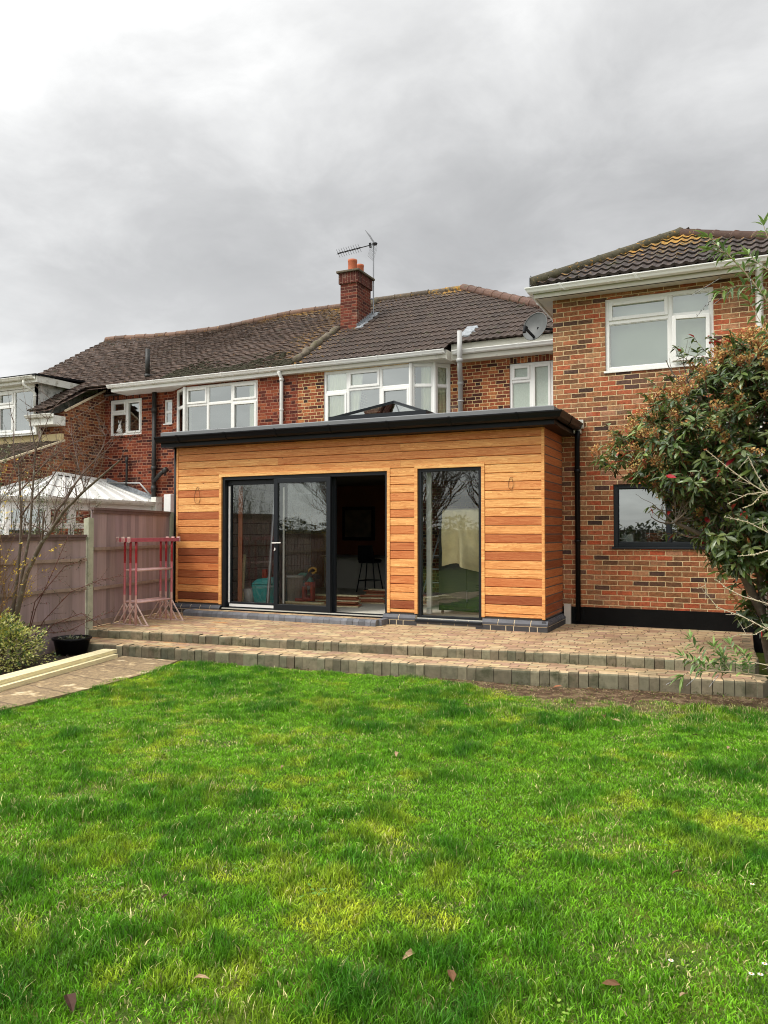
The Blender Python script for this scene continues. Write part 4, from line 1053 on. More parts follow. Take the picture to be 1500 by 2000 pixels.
# ================================================================== timber-clad extension
ext = thing('garden_extension', 'flat roofed single storey extension clad in cedar boards with black gutter', 'extension', (-3.2, 0, 0))
XL, ZB, ZT, PIT = -6.5, .17, 2.87, .1257
D0, D1, DH = -5.53, -2.42, 2.335           # door opening
W0, W1, WH = -1.915, -.915, 2.35           # window opening
LT = [.42, .4, .2, .25, .12, .1, .55, .15, .15, .65, .35, .3, .75, .3, .8, .68, .45, .75, .5, .38, .92, .3]
MT = [.42, .3, .35, .3, .2, .22, .12, .45, .2, .5, .08, .42, .25, .6, .5, .1, .35, .5, .3, .2, .85, .1]
RT = [.4, .25, .38, .22, .12, .15, .3, .15, .12, .2, .55, .25, .62, .2, .62, .3, .15, .48, .2, .8, .15, .3]
ST = [.6, .62, .55, .5, .7, .66, .75, .72, .6, .85, .62, .7, .8, .6, .66, .82, .6, .5, .55, .78, .75, .7]  # darker than the front boards, the side wall's shade put into the tones
def board(mb, x0, x1, z0, z1, tone, side=False):
    """one bevelled cedar board, 8 mm shadow groove below"""
    rnd = random.random(); col = (max(0, min(1, tone+rr(-.05, .05))), rnd, 0)
    g = .010; z0 += g
    if not side:
        P = lambda x, y, z: (x, y, z)
    else:
        P = lambda x, y, z: (-y, x, z)
    y0 = 0.0
    q = [(x0, .012, z0-.004), (x0, y0, z0+.004), (x0, y0, z1-.003), (x0, .004, z1), (x0, .02, z1), (x0, .02, z0-.004)]
    n0 = len(mb.v)
    for xx in (x0, x1):
        for a in q: mb.v.append(P(xx, a[1], a[2]))
    for k in range(6):
        k2 = (k+1) % 6; mb.f.append((n0+k, n0+6+k, n0+6+k2, n0+k2)); mb.c.append(col); mb.m.append(0)
    mb.f.append(tuple(n0+k for k in range(6))); mb.c.append(col); mb.m.append(0)
    mb.f.append(tuple(n0+6+k for k in reversed(range(6)))); mb.c.append(col); mb.m.append(0)
mb = MB()
for k in range(22):
    z1 = ZT-k*PIT; z0 = max(ZB+.005, z1-PIT)
    if z1-z0 < .03: continue
    def seg(x0, x1, tones): board(mb, x0+.0015, x1-.0015, z0, z1, tones[k])
    if z0 >= DH+.02:
        j = {0: [-4.4], 1: [-2.2], 2: [-4.4], 3: [-2.2]}.get(k, [])
        e = [XL+.035]+j+[-.035]
        for i, (a, b) in enumerate(zip(e, e[1:])): seg(a, b, LT if (i == 0) else RT)
    else:
        for a, b, T in ((XL+.035, D0-.05, LT), (D1+.05, W0-.05, MT), (W1+.05, -.035, RT)):
            seg(a, b, T)
        if z1 > DH+.06: pass
# filler above the openings, where the fourth board meets the frames
for k in range(22):
    z1 = ZT-k*PIT; z0 = max(ZB+.005, z1-PIT)
    if z1-z0 < .03: continue
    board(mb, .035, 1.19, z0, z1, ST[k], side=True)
zf = ZT-4*PIT
for a, b, h in ((D0-.05, D1+.05, DH+.05), (W0-.05, W1+.05, WH+.05)):
    if h < zf-.01: pass
build('cladding', mb, 'cedar', ext)
mb = MB()
def trim(x0, x1, y0, y1, z0, z1, t): mb.box(x0, x1, y0, y1, z0, z1, (t, random.random(), 0))
trim(-.035, .006, -.007, .034, ZB, ZT, .2)
build('corner_trim', mb, 'cedar', ext, bevel=.003); mb = MB()
trim(XL-.006, XL+.034, -.007, .1, ZB, ZT, .25)
build('corner_trim', mb, 'cedar', ext, bevel=.003)
def reveal(x0, x1, h, dep=.1):
    mb = MB()
    mb.box(x0-.05, x0, -.012, dep, ZB, h, (.15, rr(0, 1), 0)); mb.box(x1, x1+.05, -.012, dep, ZB, h, (.12, rr(0, 1), 0)); mb.box(x0-.05, x1+.05, -.0125, dep, h, h+.05, (.05, rr(0, 1), 0))
    build('opening_trim', mb, 'cedar', ext, bevel=.003)
reveal(D0, D1, DH); reveal(W0, W1, WH)
mb = MB()       # structural walls behind the boards
wall_panel(mb, (XL, .022, 0), X3, nY, .02, 6.48, 0, 2.9, [(D0-XL, D1-XL, .0, DH), (W0-XL, W1-XL, .0, WH)], th=.2)
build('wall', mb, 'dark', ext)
mb = MB(); mb.box(-.2, -.022, .23, 4.3, 0, 2.9); mb.box(-.02, -.001, .0, 1.198, ZB, 2.88); build('side_wall', mb, 'dark', ext)
mb = MB(); mb.box(XL, XL+.14, .225, 4.4, 0, 2.9); build('block_wall', mb, 'blocks', ext)
mb = MB(); mb.box(XL+.14, -.2, .0, 7.2, -.02, .115); build('floor', mb, 'floor', ext)
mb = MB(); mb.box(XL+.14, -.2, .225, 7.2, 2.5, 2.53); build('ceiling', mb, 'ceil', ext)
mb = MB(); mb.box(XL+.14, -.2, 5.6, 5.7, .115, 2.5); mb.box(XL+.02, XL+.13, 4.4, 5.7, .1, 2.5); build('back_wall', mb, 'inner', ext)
mb = MB(); mb.box(-6.3, -2.2, 4.9, 5.05, .116, .82); build('dwarf_wall', mb, 'roomlight', ext)

# blue brick plinth: sloped course over a dark course
def mrun(x0, x1, top, side=False):
    P = (lambda x, y, z: (x, y, z)) if not side else (lambda x, y, z: (-y, x, z))
    q = [(-.045, -.02), (-.045, top-.048), (-.006, top-.004), (.02, top-.004), (.02, -.02)]; n0 = len(mb.v)
    for xx in (x0, x1):
        for a in q: mb.v.append(P(xx, *a))
    for k in range(5): mb.f.append((n0+k, n0+5+k, n0+5+(k+1) % 5, n0+(k+1) % 5)); mb.c.append((.5,)*3); mb.m.append(0)
    mb.f.append(tuple(n0+k for k in range(5))); mb.c.append((.5,)*3); mb.m.append(0); mb.f.append(tuple(n0+5+k for k in reversed(range(5)))); mb.c.append((.5,)*3); mb.m.append(0)
for a_, b_, t_, s_ in ((XL-.05, D0-.0, .155, False), (D1-.05, W0-.02, .155, False), (W0-.02, W1+.02, .108, False), (W1+.02, .045, .155, False), (-.03, 1.18, .155, True)):
    mb = MB(); mrun(a_, b_, t_, s_); build('plinth_mortar', mb, 'mortar', ext)
mb = MB(); mb.box(D0, D1, -.02, .02, -.02, .058); build('threshold', mb, 'darkbrick', ext)
mb = MB()
def splay(mb, x0, x1, side=False, z=.078, h=.075):
    P = (lambda x, y, z: (x, y, z)) if not side else (lambda x, y, z: (-y, x, z))
    g = rr(.85, 1.2); j = rr(-.003, .003)
    q = [(-.052+j, z), (-.052+j, z+.03), (-.012+j, z+h), (.03, z+h), (.03, z)]
    n0 = len(mb.v)
    for xx in (x0, x1):
        for a in q: mb.v.append(P(xx, a[0], a[1]))
    for k in range(5):
        k2 = (k+1) % 5; mb.f.append((n0+k, n0+5+k, n0+5+k2, n0+k2)); mb.c.append((g,)*3); mb.m.append(0)
    mb.f.append(tuple(n0+k for k in range(5))); mb.c.append((g,)*3); mb.m.append(0); mb.f.append(tuple(n0+5+k for k in reversed(range(5)))); mb.c.append((g,)*3); mb.m.append(0)
for xa, xb, zz in ((XL-.055, D0-.0, .078), (D1-.055, W0-.022, .078), (W0-.018, W1+.018, .03), (W1+.022, .055, .078)):
    n_ = max(1, round((xb-xa)/.227)); s_ = (xb-xa)/n_
    mb = MB()
    for k in range(n_): splay(mb, xa+k*s_, xa+(k+1)*s_-(.012 if k < n_-1 else 0), z=zz)
    build('plinth_brick', mb, 'bluebrick', ext, bevel=.003, label='blue-grey sloped plinth bricks')
y = -.04; mb = MB()
while y < 1.15:
    splay(mb, y, min(y+.1, 1.18), True); y += .112
plb = build('plinth_brick', mb, 'bluebrick', ext, bevel=.003, label='blue-grey sloped plinth bricks')
mb = MB(); x = XL-.05
while x < 0:
    if not (D0-.02 < x < D1-.2 or W0-.1 < x < W1-.1):
        L_ = random.choice([.1, .215]); mb.box(x, min(x+L_, .05), -.048, 0, -.01, .068)
    else: L_ = .215
    x += L_+.012
y = -.04
while y < 1.1:
    mb.box(0, .053, y, y+.21, -.01, .068); y += .222
build('plinth_brick', mb, 'darkbrick', ext, bevel=.003, label='dark plinth bricks of the lowest course')

# roof, fascia and gutter
mb = MB(); mb.box(-6.62, .12, -.14, 4.38, 2.92, 3.075); mb.box(.12, .2, .0, 1.19, 2.93, 3.07); build('flat_roof', mb, 'grp', ext)
TR = [(0, 0), (0, -.075), (-.03, -.08), (-.09, -.02), (-.14, .012), (-.14, .022), (-.06, .02), (-.01, .006)]
mb = MB(); mb.extr([(a, z) for a, z in TR], [((-6.66, -.24, 3.12), (0, -1, 0)), ((.2, -.24, 3.12), (1, -1, 0)), ((.2, 1.19, 3.12), (1, 0, 0))]); build('roof_edge_trim', mb, 'trimgrey', ext)
mb = MB(); mb.box(-6.66, .2, -.235, -.2, 2.87, 3.06); mb.box(.165, .2, -.2, 1.19, 2.87, 3.06); mb.box(-6.66, -6.63, -.2, 1.2, 2.87, 3.06)
mb.box(-6.66, .2, -.2, 0.0, 2.872, 2.885); mb.box(0, .165, 0, 1.19, 2.872, 2.885); build('fascia', mb, 'black', ext)
gutter(ext, [((-6.7, -.235, 3.045), nY), ((.2, -.235, 3.045), (1, -1, 0)), ((.2, 1.17, 3.045), (1, 0, 0))], 'black', True, [(a*1.15, z*1.25) for a, z in GUT])
pipe(ext, 'downpipe', [(.26, 1.1, 2.93), (.25, 1.12, 2.8), (.24, 1.15, 2.7), (.24, 1.15, .05)], .038, 'black', [((.24, 1.15, 2.35), (.24, 1.15, 2.3)), ((.24, 1.15, 1.28), (.24, 1.15, 1.24))])
pipe(ext, 'downpipe', [(-6.56, .05, 2.9), (-6.56, .05, .02)], .035, 'black')

# rooflight lantern
rl0, rl1, ry0, ry1 = -3.95, -2.2, 1.0, 2.9
mb = MB(); mb.box(rl0, rl1, ry0, ry0+.08, 3.07, 3.36); mb.box(rl0, rl1, ry1-.08, ry1, 3.07, 3.36); mb.box(rl0, rl0+.08, ry0+.08, ry1-.08, 3.07, 3.36); mb.box(rl1-.08, rl1, ry0+.08, ry1-.08, 3.07, 3.36)
mb.box(rl0-.04, rl1+.04, ry0-.04, ry0, 3.3, 3.4); mb.box(rl0-.04, rl1+.04, ry1, ry1+.04, 3.3, 3.4); mb.box(rl0-.04, rl0, ry0, ry1, 3.3, 3.4); mb.box(rl1, rl1+.04, ry0, ry1, 3.3, 3.4)
A1, A2 = Vector((-3.1, 1.75, 3.72)), Vector((-3.1, 2.15, 3.72))
cs = [Vector((rl0, ry0, 3.38)), Vector((rl1, ry0, 3.38)), Vector((rl1, ry1, 3.38)), Vector((rl0, ry1, 3.38))]
for p, q in ((cs[0], A1), (cs[1], A1), (cs[2], A2), (cs[3], A2), (A1, A2)): mb.bar(p, q, .045, .04)
rf = build('roof_lantern', mb, 'anth', ext)
mb = MB(); mb.face([cs[0], cs[1], A1]); mb.face([cs[1], cs[2], A2, A1]); mb.face([cs[2], cs[3], A2]); mb.face([cs[3], cs[0], A1, A2])
build('pane', mb, 'glass_roof', rf)
mb = MB(); mb.box(rl0+.08, rl1-.08, ry0+.08, ry1-.08, 3.08, 3.12); build('lining_board', mb, pbr('bare_plywood_lining', (.2, .17, .13), .8, .5, 3), rf)

# sliding door: fixed leaf, sliding leaf and a parked leaf behind it
def leaf(name, x0, x1, z0, z1, y, label=None, fr=.075, mat='glass_door'):
    mb = MB(); pb = MB()
    B = lambda a, b, c, d: mb.box(a, b, y-.03, y+.03, c, d)
    B(x0, x0+fr, z0, z1); B(x1-fr, x1, z0, z1); B(x0+fr, x1-fr, z0, z0+fr+.02); B(x0+fr, x1-fr, z1-fr, z1)
    pb.face([(x0+fr, y, z0+fr), (x1-fr, y, z0+fr), (x1-fr, y, z1-fr), (x0+fr, y, z1-fr)])
    o = build(name, mb, 'anth', ext, bevel=.004, label=label); build('pane', pb, mat, o); return o
mb = MB(); mb.box(D0, D1, .02, .2, .09, .118); mb.box(D0, D0+.05, .02, .2, .118, DH); mb.box(D1-.045, D1, .02, .2, .118, DH); mb.box(D0+.05, D1-.045, .02, .2, DH-.055, DH)
build('door_frame', mb, 'anth', ext, bevel=.003)
mb = MB(); mb.box(D0-.01, D1+.01, -.03, .02, .06, .1); build('door_sill', mb, 'black', ext)
leaf('door_leaf', D0+.05, -4.41, .12, DH-.06, .13)
l2 = leaf('door_leaf', -4.485, -3.42, .122, DH-.058, .04, 'sliding glazed leaf with handle, pushed in front')
leaf('door_leaf', -4.44, -3.40, .121, DH-.059, .165)
mb = MB(); mb.bar((-4.49, -.035, 1.22), (-4.32, -.035, 1.225), .012, .018); mb.tube([(-4.45, .01, 1.22), (-4.45, -.04, 1.22)], .012, 8); mb.box(-4.462, -4.446, -.003, .01, 1.1, 1.14); mb.tube([(-4.454, .0, 1.1), (-4.454, -.02, 1.1)], .009, 8)
build('handle', mb, 'white', l2)
mb = MB(); mb.box(D0+.075, D0+.11, .094, .099, .2, 2.18); mb.box(D0+.1, -4.52, .092, .098, .135, .18); mb.box(-4.385, -4.352, .13, .134, .22, 2.14)
build('protective_tape', mb, 'white', ext)
# tall fixed window
mb = MB()
for q in ((W0, W0+.05, .1, WH), (W1-.05, W1, .1, WH), (W0+.05, W1-.05, .1, .15), (W0+.05, W1-.05, WH-.05, WH)): mb.box(q[0], q[1], .02, .09, q[2], q[3])
mb.box(W0-.02, W1+.02, -.075, .03, .062, .098)
tw = build('window', mb, 'anth', ext, bevel=.004); mb = MB(); mb.face([(W0+.05, .06, .15), (W1-.05, .06, .15), (W1-.05, .06, WH-.05), (W0+.05, .06, WH-.05)]); build('pane', mb, 'glass_door', tw)
mb = MB(); mb.box(W0+.055, W0+.13, .22, .27, .15, WH-.05); build('inner_lining', mb, 'white', tw)
# wires waiting for wall lights
for cx_, cz_, s in ((-.45, 2.15, 1), (-6.0, 2.13, 1.7)):
    mb = MB(); pts = [(cx_-.0, -.002, cz_+.03)]
    for k in range(13):
        a = PI/2+2*PI*k/12*.92; pts.append((cx_+.045*s*math.cos(a)*(.75 if s < 2 else .7)-.02*s, -.02-.015*math.sin(a*2), cz_-.06*s+.085*s*math.sin(a)))
    mb.tube(pts, .0028, 6); build('wire_loop', mb, 'black', ext, True)

# low step of grey blocks in front of the sliding door
st = MB(); st.box(-5.95, -2.47, -.34, -.055, -.01, .083); stp = build('door_step', st, 'paver', origin=(-4.2, -.2, 0), label='low paved step edged with grey blocks in front of the sliding door', cat='step')
mb = MB(); x = -6.0
while x < -2.5:
    w_ = random.choice([.1, .1, .2, .1]); g = rr(.75, 1.3); b = min(x+w_-.005, -2.42); n0 = len(mb.v)
    for xx in (x, b):
        for a, z in ((-.41, -.01), (-.41, .055), (-.395, .078), (-.37, .09), (-.3, .09), (-.3, -.01)): mb.v.append((xx, a+rr(-.002, .002), z))
    for k in range(6): mb.f.append((n0+k, n0+6+k, n0+6+(k+1) % 6, n0+(k+1) % 6)); mb.c.append((.15*g, .155*g, .17*g)); mb.m.append(0)
    mb.f.append(tuple(n0+k for k in range(6))); mb.c.append((.15,)*3); mb.m.append(0); mb.f.append(tuple(n0+6+k for k in reversed(range(6)))); mb.c.append((.15,)*3); mb.m.append(0)
    x += w_
for xx in (-6.05, -2.47):
    for k in range(3): g = rr(.8, 1.2); mb.box(xx, xx+.095, -.3+k*.085, -.22+k*.085, -.01, .088, (.15*g, .155*g, .17*g))
build('edging_block', mb, pbr('grey_edging', (.15, .15, .16), .85, .3, 14, .003, 60, vcol=True), stp)

# ------------------------------------------------------------------ things inside the extension
def solo(name, mb, mat, label, cat, origin, group=None, smooth=False, bevel=0):
    return build(name, mb, mat, None, smooth, label, cat, group, None, bevel, origin)
F0 = .116
tb = thing('storage_box', 'teal plastic lidded box standing behind the fixed door leaf', 'storage box', (-4.95, .5, F0))
mb = MB(); mb.hexa([(-5.14, .42, F0), (-4.7, .42, F0), (-4.7, .78, F0), (-5.14, .78, F0), (-5.19, .38, F0+.38), (-4.65, .38, F0+.38), (-4.65, .82, F0+.38), (-5.19, .82, F0+.38)])
build('body', mb, 'teal', tb, bevel=.02)
mb = MB(); mb.hexa([(-5.2, .37, F0+.382), (-4.64, .37, F0+.382), (-4.64, .83, F0+.382), (-5.2, .83, F0+.382), (-5.12, .45, F0+.47), (-4.72, .45, F0+.52), (-4.72, .75, F0+.52), (-5.12, .75, F0+.47)]); build('lid', mb, 'teal', tb, bevel=.02)
mb = MB(); mb.lathe((-5.3, .5, F0), [(0, 0), (.09, 0), (.13, .3), (.125, .3), (.09, .02), (0, .02)], 18); solo('bucket', mb, 'greypipe', 'grey bucket of offcuts between the teal box and the left door frame', 'bucket', (-5.3, .5, F0), None, True)
mb = MB(); mb.lathe((-4.45, .62, F0), [(0, 0), (.12, 0), (.14, .5), (.15, .5), (.15, .54), (.0, .54)], 18); solo('waste_bin', mb, 'greypipe', 'pale grey bin to the right of the teal box', 'bin', (-4.45, .62, F0), None, True)
mb = MB(); mb.hexa([(-5.42, .3, F0), (-5.3, .3, F0), (-5.3, .32, F0), (-5.42, .32, F0), (-5.5, .6, 1.0), (-5.46, .6, 1.0), (-5.46, .62, 1.0), (-5.5, .62, 1.0)]); solo('timber_wedge', mb, 'plank', 'pale tapered board leaning inside the fixed door leaf', 'timber', (-5.4, .3, F0))
mb = MB(); mb.bar((-5.33, .26, F0), (-5.35, .3, 2.2), .07, .05); solo('timber_post', mb, 'boardstack', 'upright brown timber behind the left of the fixed door leaf', 'timber', (-5.35, .26, F0))
mb = MB(); mb.tube([(-4.78, .28, F0), (-4.76, .5, 2.3)], .03, 8); solo('prop_pole', mb, 'steel', 'slim dark prop standing in front of the teal box', 'pole', (-4.76, .4, F0))
mb = MB(); mb.box(-5.22, -5.12, .75, .85, F0+.3, F0+.62); solo('orange_block', mb, 'redplastic', 'small orange block behind the grey bucket', 'block', (-5.2, .8, F0), bevel=.01)
sw = thing('mitre_saw', 'yellow and dark green mitre saw on the floor behind the sliding leaf', 'saw', (-4.3, .75, F0))
mb = MB(); mb.box(-4.6, -4.15, .6, .95, F0, F0+.08); mb.lathe((-4.4, .75, F0+.08), [(.2, 0), (.2, .03), (0, .03)], 20); mb.bar((-4.45, .85, F0+.1), (-4.4, .85, F0+.42), .08, .06); build('base', mb, 'steel', sw, bevel=.008)
mb = MB(); cc = Vector((-4.33, .72, F0+.42))
pts_o = [(math.cos(a)*.17, math.sin(a)*.17) for a in [PI*k/12-.3 for k in range(13)]]
for k in range(12):
    (a, b), (c_, d_) = pts_o[k], pts_o[k+1]
    for yy in (-.03, .04): mb.face([cc+Vector((0, yy, 0)), cc+Vector((a, yy, b)), cc+Vector((c_, yy, d_))])
    mb.face([cc+Vector((a, -.03, b)), cc+Vector((c_, -.03, d_)), cc+Vector((c_, .04, d_)), cc+Vector((a, .04, b))])
build('blade_guard', mb, 'greenmetal', sw, True)
mb = MB(); n0 = 28; mb.tube([cc+Vector((0, -.012, -.02)), cc+Vector((0, -.006, -.02))], .15, 28); build('blade', mb, 'steel', sw)
mb = MB(); q = cc+Vector((.17, 0, .2)); mb.tube([q+Vector((math.cos(a)*.07+.25*math.sin(a)*.05, 0, math.sin(a)*.05)) for a in [2*PI*k/14 for k in range(15)]], .02, 8); build('handle', mb, 'yellow', sw, True)
mb = MB(); mb.bar(cc+Vector((.02, 0, .02)), q+Vector((-.02, 0, -.03)), .07, .08); mb.box(q.x+.04, q.x+.13, q.y-.04, q.y+.05, q.z-.14, q.z-.05); build('motor', mb, 'black', sw, bevel=.01)
mb = MB(); x_, z_ = -4.22, F0+.02
mb.box(x_-.16, x_+.08, .5, .6, z_, z_+.14); mb.box(x_-.02, x_+.03, .5, .6, z_+.14, z_+.34); mb.box(x_+.14, x_+.19, .5, .6, z_+.1, z_+.42); mb.box(x_+.03, x_+.14, .5, .6, z_+.36, z_+.42); mb.box(x_+.0, x_+.16, .5, .6, z_+.1, z_+.16)
solo('nail_gun', mb, 'redplastic', 'red power tool standing upright below the mitre saw', 'power tool', (-4.2, .55, F0), bevel=.012)
for k in range(5):
    mb = MB(); z = F0+k*.022; a = rr(-.12, .12)
    mb.bar((-4.7+rr(0, .2), .3+k*.05, z+.01), (-3.75+rr(-.15, .1), .28+k*.05+a, z+.012), .09, .02)
    solo('offcut', mb, 'plank' if k % 2 == 0 else 'offcut', 'timber offcut lying on the floor behind the sliding leaf', 'offcut', (-4, .4, F0), 'offcuts behind the sliding door leaf')
nst = 0
for (bx, by, n_, L_, ang, wd_) in ((-3.9, 1.0, 9, .95, .12, .14), (-3.55, 1.75, 7, .5, .3, .13), (-3.55, 2.5, 9, .9, .0, .14), (-2.9, 1.95, 8, .7, -.02, .14)):
    for k in range(n_):
        mb = MB(); d_ = Vector((math.cos(ang+rr(-.07, .07)), math.sin(ang+rr(-.07, .07)), 0)); c_ = Vector((bx+rr(-.05, .05), by+rr(-.04, .04), F0+.011+k*.0225))
        mb.bar(c_-d_*L_*.5, c_+d_*L_*.5, wd_, .019)
        solo('cladding_board', mb, 'boardstack' if (k % 4) else 'plank', 'stained board in the stacks on the floor inside the open doorway', 'board', tuple(c_), 'boards stacked inside the open doorway')
# counter, stools, picture
mb = MB(); mb.box(-6.2, -2.6, 4.55, 5.05, .84, .88); ct = solo('counter', mb, 'dark', 'dark breakfast counter on a dwarf wall at the back of the room', 'counter', (-4.4, 4.8, .84), bevel=.006)
def stool(x, y, lab):
    t = thing('bar_stool', lab, 'bar stool', (x, y, F0), 'bar stools at the counter')
    mb = MB(); mb.box(x-.2, x+.2, y-.18, y+.18, F0+.62, F0+.7); build('seat', mb, 'black', t, bevel=.03)
    mb = MB(); mb.hexa([(x-.2, y-.2, F0+.68), (x+.2, y-.2, F0+.68), (x+.2, y-.16, F0+.68), (x-.2, y-.16, F0+.68), (x-.17, y-.25, F0+1.0), (x+.17, y-.25, F0+1.0), (x+.17, y-.22, F0+1.0), (x-.17, y-.22, F0+1.0)]); build('backrest', mb, 'black', t, bevel=.01)
    for sx in (-1, 1):
        for sy in (-1, 1):
            mb = MB(); mb.tube([(x+sx*.13, y+sy*.12, F0+.63), (x+sx*.22, y+sy*.2, F0)], .014, 8); build('leg', mb, 'black', t)
    mb = MB(); z = F0+.25; P_ = [(x-.19, y-.175, z), (x+.19, y-.175, z), (x+.19, y+.175, z), (x-.19, y+.175, z), (x-.19, y-.175, z)]; mb.tube(P_, .01, 6); build('footrest', mb, 'black', t)
stool(-4.75, 4.15, 'black bar stool at the counter, left one seen through the doorway'); stool(-3.75, 4.1, 'black bar stool at the counter, right one half hidden by the door jamb')
pf = thing('framed_picture', 'dark framed picture on the brown back wall', 'picture', (-5.75, 5.58, 1.6))
mb = MB(); mb.box(-6.18, -5.32, 5.55, 5.598, 1.2, 2.0); build('frame', mb, 'black', pf, bevel=.01)
mb = MB(); mb.box(-6.1, -5.4, 5.54, 5.549, 1.28, 1.92); build('print', mb, pbr('dark_print', (.09, .06, .035), .5, 1.2, 4), pf)
mb = MB(); mb.box(-4.72, -4.58, 4.893, 4.899, .4, .49); mb.box(-4.69, -4.66, 4.889, 4.893, .43, .46); solo('wall_socket', mb, 'white', 'white wall socket low on the dwarf wall', 'socket', (-4.65, 4.89, .4), bevel=.002)
for xx, h_ in ((-4.25, .16), (-4.05, .22), (-3.85, .12), (-3.7, .14)):
    mb = MB(); mb.lathe((xx, 4.7, .88), [(0, 0), (.03, 0), (.035, h_*.8), (.03, h_), (.02, h_), (.02, .01)], 14); solo('tumbler', mb, 'steel', 'small cup on the counter inside the doorway', 'cup', (xx, 4.7, .88), 'cups on the counter', True)
# cabinet with dust sheet, ladder
kb = thing('cabinet', 'dark green metal cabinet behind the tall window, partly covered by a sheet', 'cabinet', (-1.3, .85, F0))
mb = MB(); mb.box(-1.82, -.7, .62, 1.2, F0+.06, 1.7); build('body', mb, 'cabinet', kb, bevel=.012)
mb = MB(); mb.box(-1.74, -1.35, .606, .619, F0+.12, 1.64); build('door', mb, 'cabinet', kb, bevel=.005)
mb = MB(); mb.box(-1.33, -.74, .606, .619, F0+.12, 1.64); dd = build('door', mb, 'cabinet', kb, bevel=.005)
mb = MB()
for k in range(5): mb.box(-1.2, -.95, .598, .606, .42+k*.04, .428+k*.04)
build('vent', mb, 'black', dd)
mb = MB(); mb.tube([(-1.34, .59, .32), (-1.34, .59, .5)], .008, 8); build('handle', mb, 'steel', kb)
for s in (-1.78, -.8):
    mb = MB(); mb.tube([(s, .66, F0+.03), (s+.03, .66, F0+.03)], .03, 12); build('castor', mb, 'black', kb)
mb = MB(); nu, nv = 40, 34
def shp(i, j):
    u, v = i/nu, j/nv; x = -1.72+.95*u; z = 1.9-1.0*v-.1*u*v; z += .05*math.sin(u*7)*v-.1*max(0, .35-u)*v; y = .56-.06*math.sin(u*11+v*3.2)*(.2+v)-.07*abs(math.sin(u*5.3-v*4.1))*v-.12*math.exp(-((u-.2-.22*v)**2)/.006)*(.3+v)+.03*math.sin(v*9+u*4)*u; y = min(y, .585)
    if z > 1.74: y = .56+(z-1.74)*1.6; z = 1.74+(z-1.74)*.2
    return (x, y, z)
for j in range(nv+1):
    for i in range(nu+1): mb.v.append(shp(i, j))
for j in range(nv):
    for i in range(nu): q = j*(nu+1)+i; mb.f.append((q, q+1, q+nu+2, q+nu+1)); mb.c.append((.5,)*3); mb.m.append(0)
solo('dust_sheet', mb, 'cloth', 'creased beige dust sheet draped over the dark cabinet', 'dust sheet', (-1.3, .6, 1.4), None, True)
lad = thing('step_ladder', 'aluminium ladder leaning behind the tall window, left of the cabinet', 'ladder', (-2.3, 2.0, F0))
mb = MB(); 
for s in (0, .36): mb.bar((-2.75+s, 2.1, F0), (-2.35+s*.7, 2.25, 1.6), .05, .025)
build('stile', mb, 'steel', lad)
for k in range(6):
    t_ = (k+.6)/6.2; mb = MB(); mb.bar(Vector((-2.75, 2.1, F0)).lerp(Vector((-2.35, 2.25, 1.6)), t_), Vector((-2.39, 2.1, F0)).lerp(Vector((-2.1, 2.25, 1.6)), t_), .05, .02); build('rung', mb, 'steel', lad)

# items behind the ground floor wing window
mb = MB(); mb.box(.84, 1.02, 1.42, 1.56, 1.18, 1.36); solo('white_box', mb, 'white', 'small white box on the sill of the dark framed ground floor window', 'box', (.93, 1.5, 1.18), bevel=.01)
for k in range(4):
    mb = MB(); mb.lathe((1.32, 1.55, 1.18+k*.045), [(0, 0), (.1, 0), (.13, .05), (.14, .05), (.14, .07), (.1, .07), (.09, .02)], 18); solo('plant_pot', mb, 'terra', 'terracotta saucer pot in the stack inside the dark framed window', 'plant pot', (1.32, 1.55, 1.18+k*.045), 'stacked terracotta pots', True)
mb = MB(); mb.box(2.3, 2.5, 1.45, 1.6, 1.18, 1.3); solo('teal_tub', mb, 'teal', 'teal tub on the sill of the dark framed window behind the bush', 'tub', (2.4, 1.5, 1.18), bevel=.02)
mb = MB(); mb.box(.8, 3.0, 1.4, 1.72, 1.13, 1.176); build('inner_sill', mb, 'white', gfw)

# ================================================================== fence
fn = thing('garden_fence', 'mauve stained close-board fence with a concrete post, stepping up towards the house', 'fence', (-6.1, -2.4, -.27))
def panel(p, q, z0, z1, name='panel', rails=(0, .33, .66, 1.0), lab=None):
    p, q = Vector((*p, 0)), Vector((*q, 0)); U = (q-p).normalized(); L = (q-p).length; N = Vector((U.y, -U.x, 0)); n = int(L/.115)
    mb = MB()
    for k in range(n):
        a, b = L*k/n, L*(k+1)/n+.012; g = rr(.72, 1.15); c = (.4*g, .295*g, .29*g+rr(-.01, .01))
        O = Vector((p.x, p.y, 0))
        P = lambda u, z, nn: O+U*u+Z3*z+N*nn
        mb.hexa([P(a, z0, .006), P(b, z0, .018), P(b, z0, .0), P(a, z0, -.006), P(a, z1, .006), P(b, z1, .018), P(b, z1, 0), P(a, z1, -.006)], c)
    o = build(name, mb, 'fence', fn, label=lab)
    mb = MB()
    for r in rails:
        z = z0+(z1-z0)*r; g = rr(.8, 1.0); O = Vector((p.x, p.y, 0))
        if r == 1.0: mb.obox(O, U, Z3, N, -.01, L+.01, z1-.005, z1+.03, -.02, .045, (.17*g, .11*g, .1*g)); mb.obox(O, U, Z3, N, 0, L, z1-.05, z1-.006, .018, .034, (.17*g, .11*g, .1*g))
        else: mb.obox(O, U, Z3, N, 0, L, z-.02 if r else z0, z+.025 if r else z0+.08, .012, .05, (.34*g, .25*g, .2*g))
    build('rail', mb, 'fence', o)
panel((-6.13, -2.3), (-6.70, .02), .02, 1.73, rails=(0, .32, .66, 1.0))
panel((-6.1, -4.38), (-6.1, -2.46), -.26, 1.33, rails=(.27, .53, .79, 1.0))
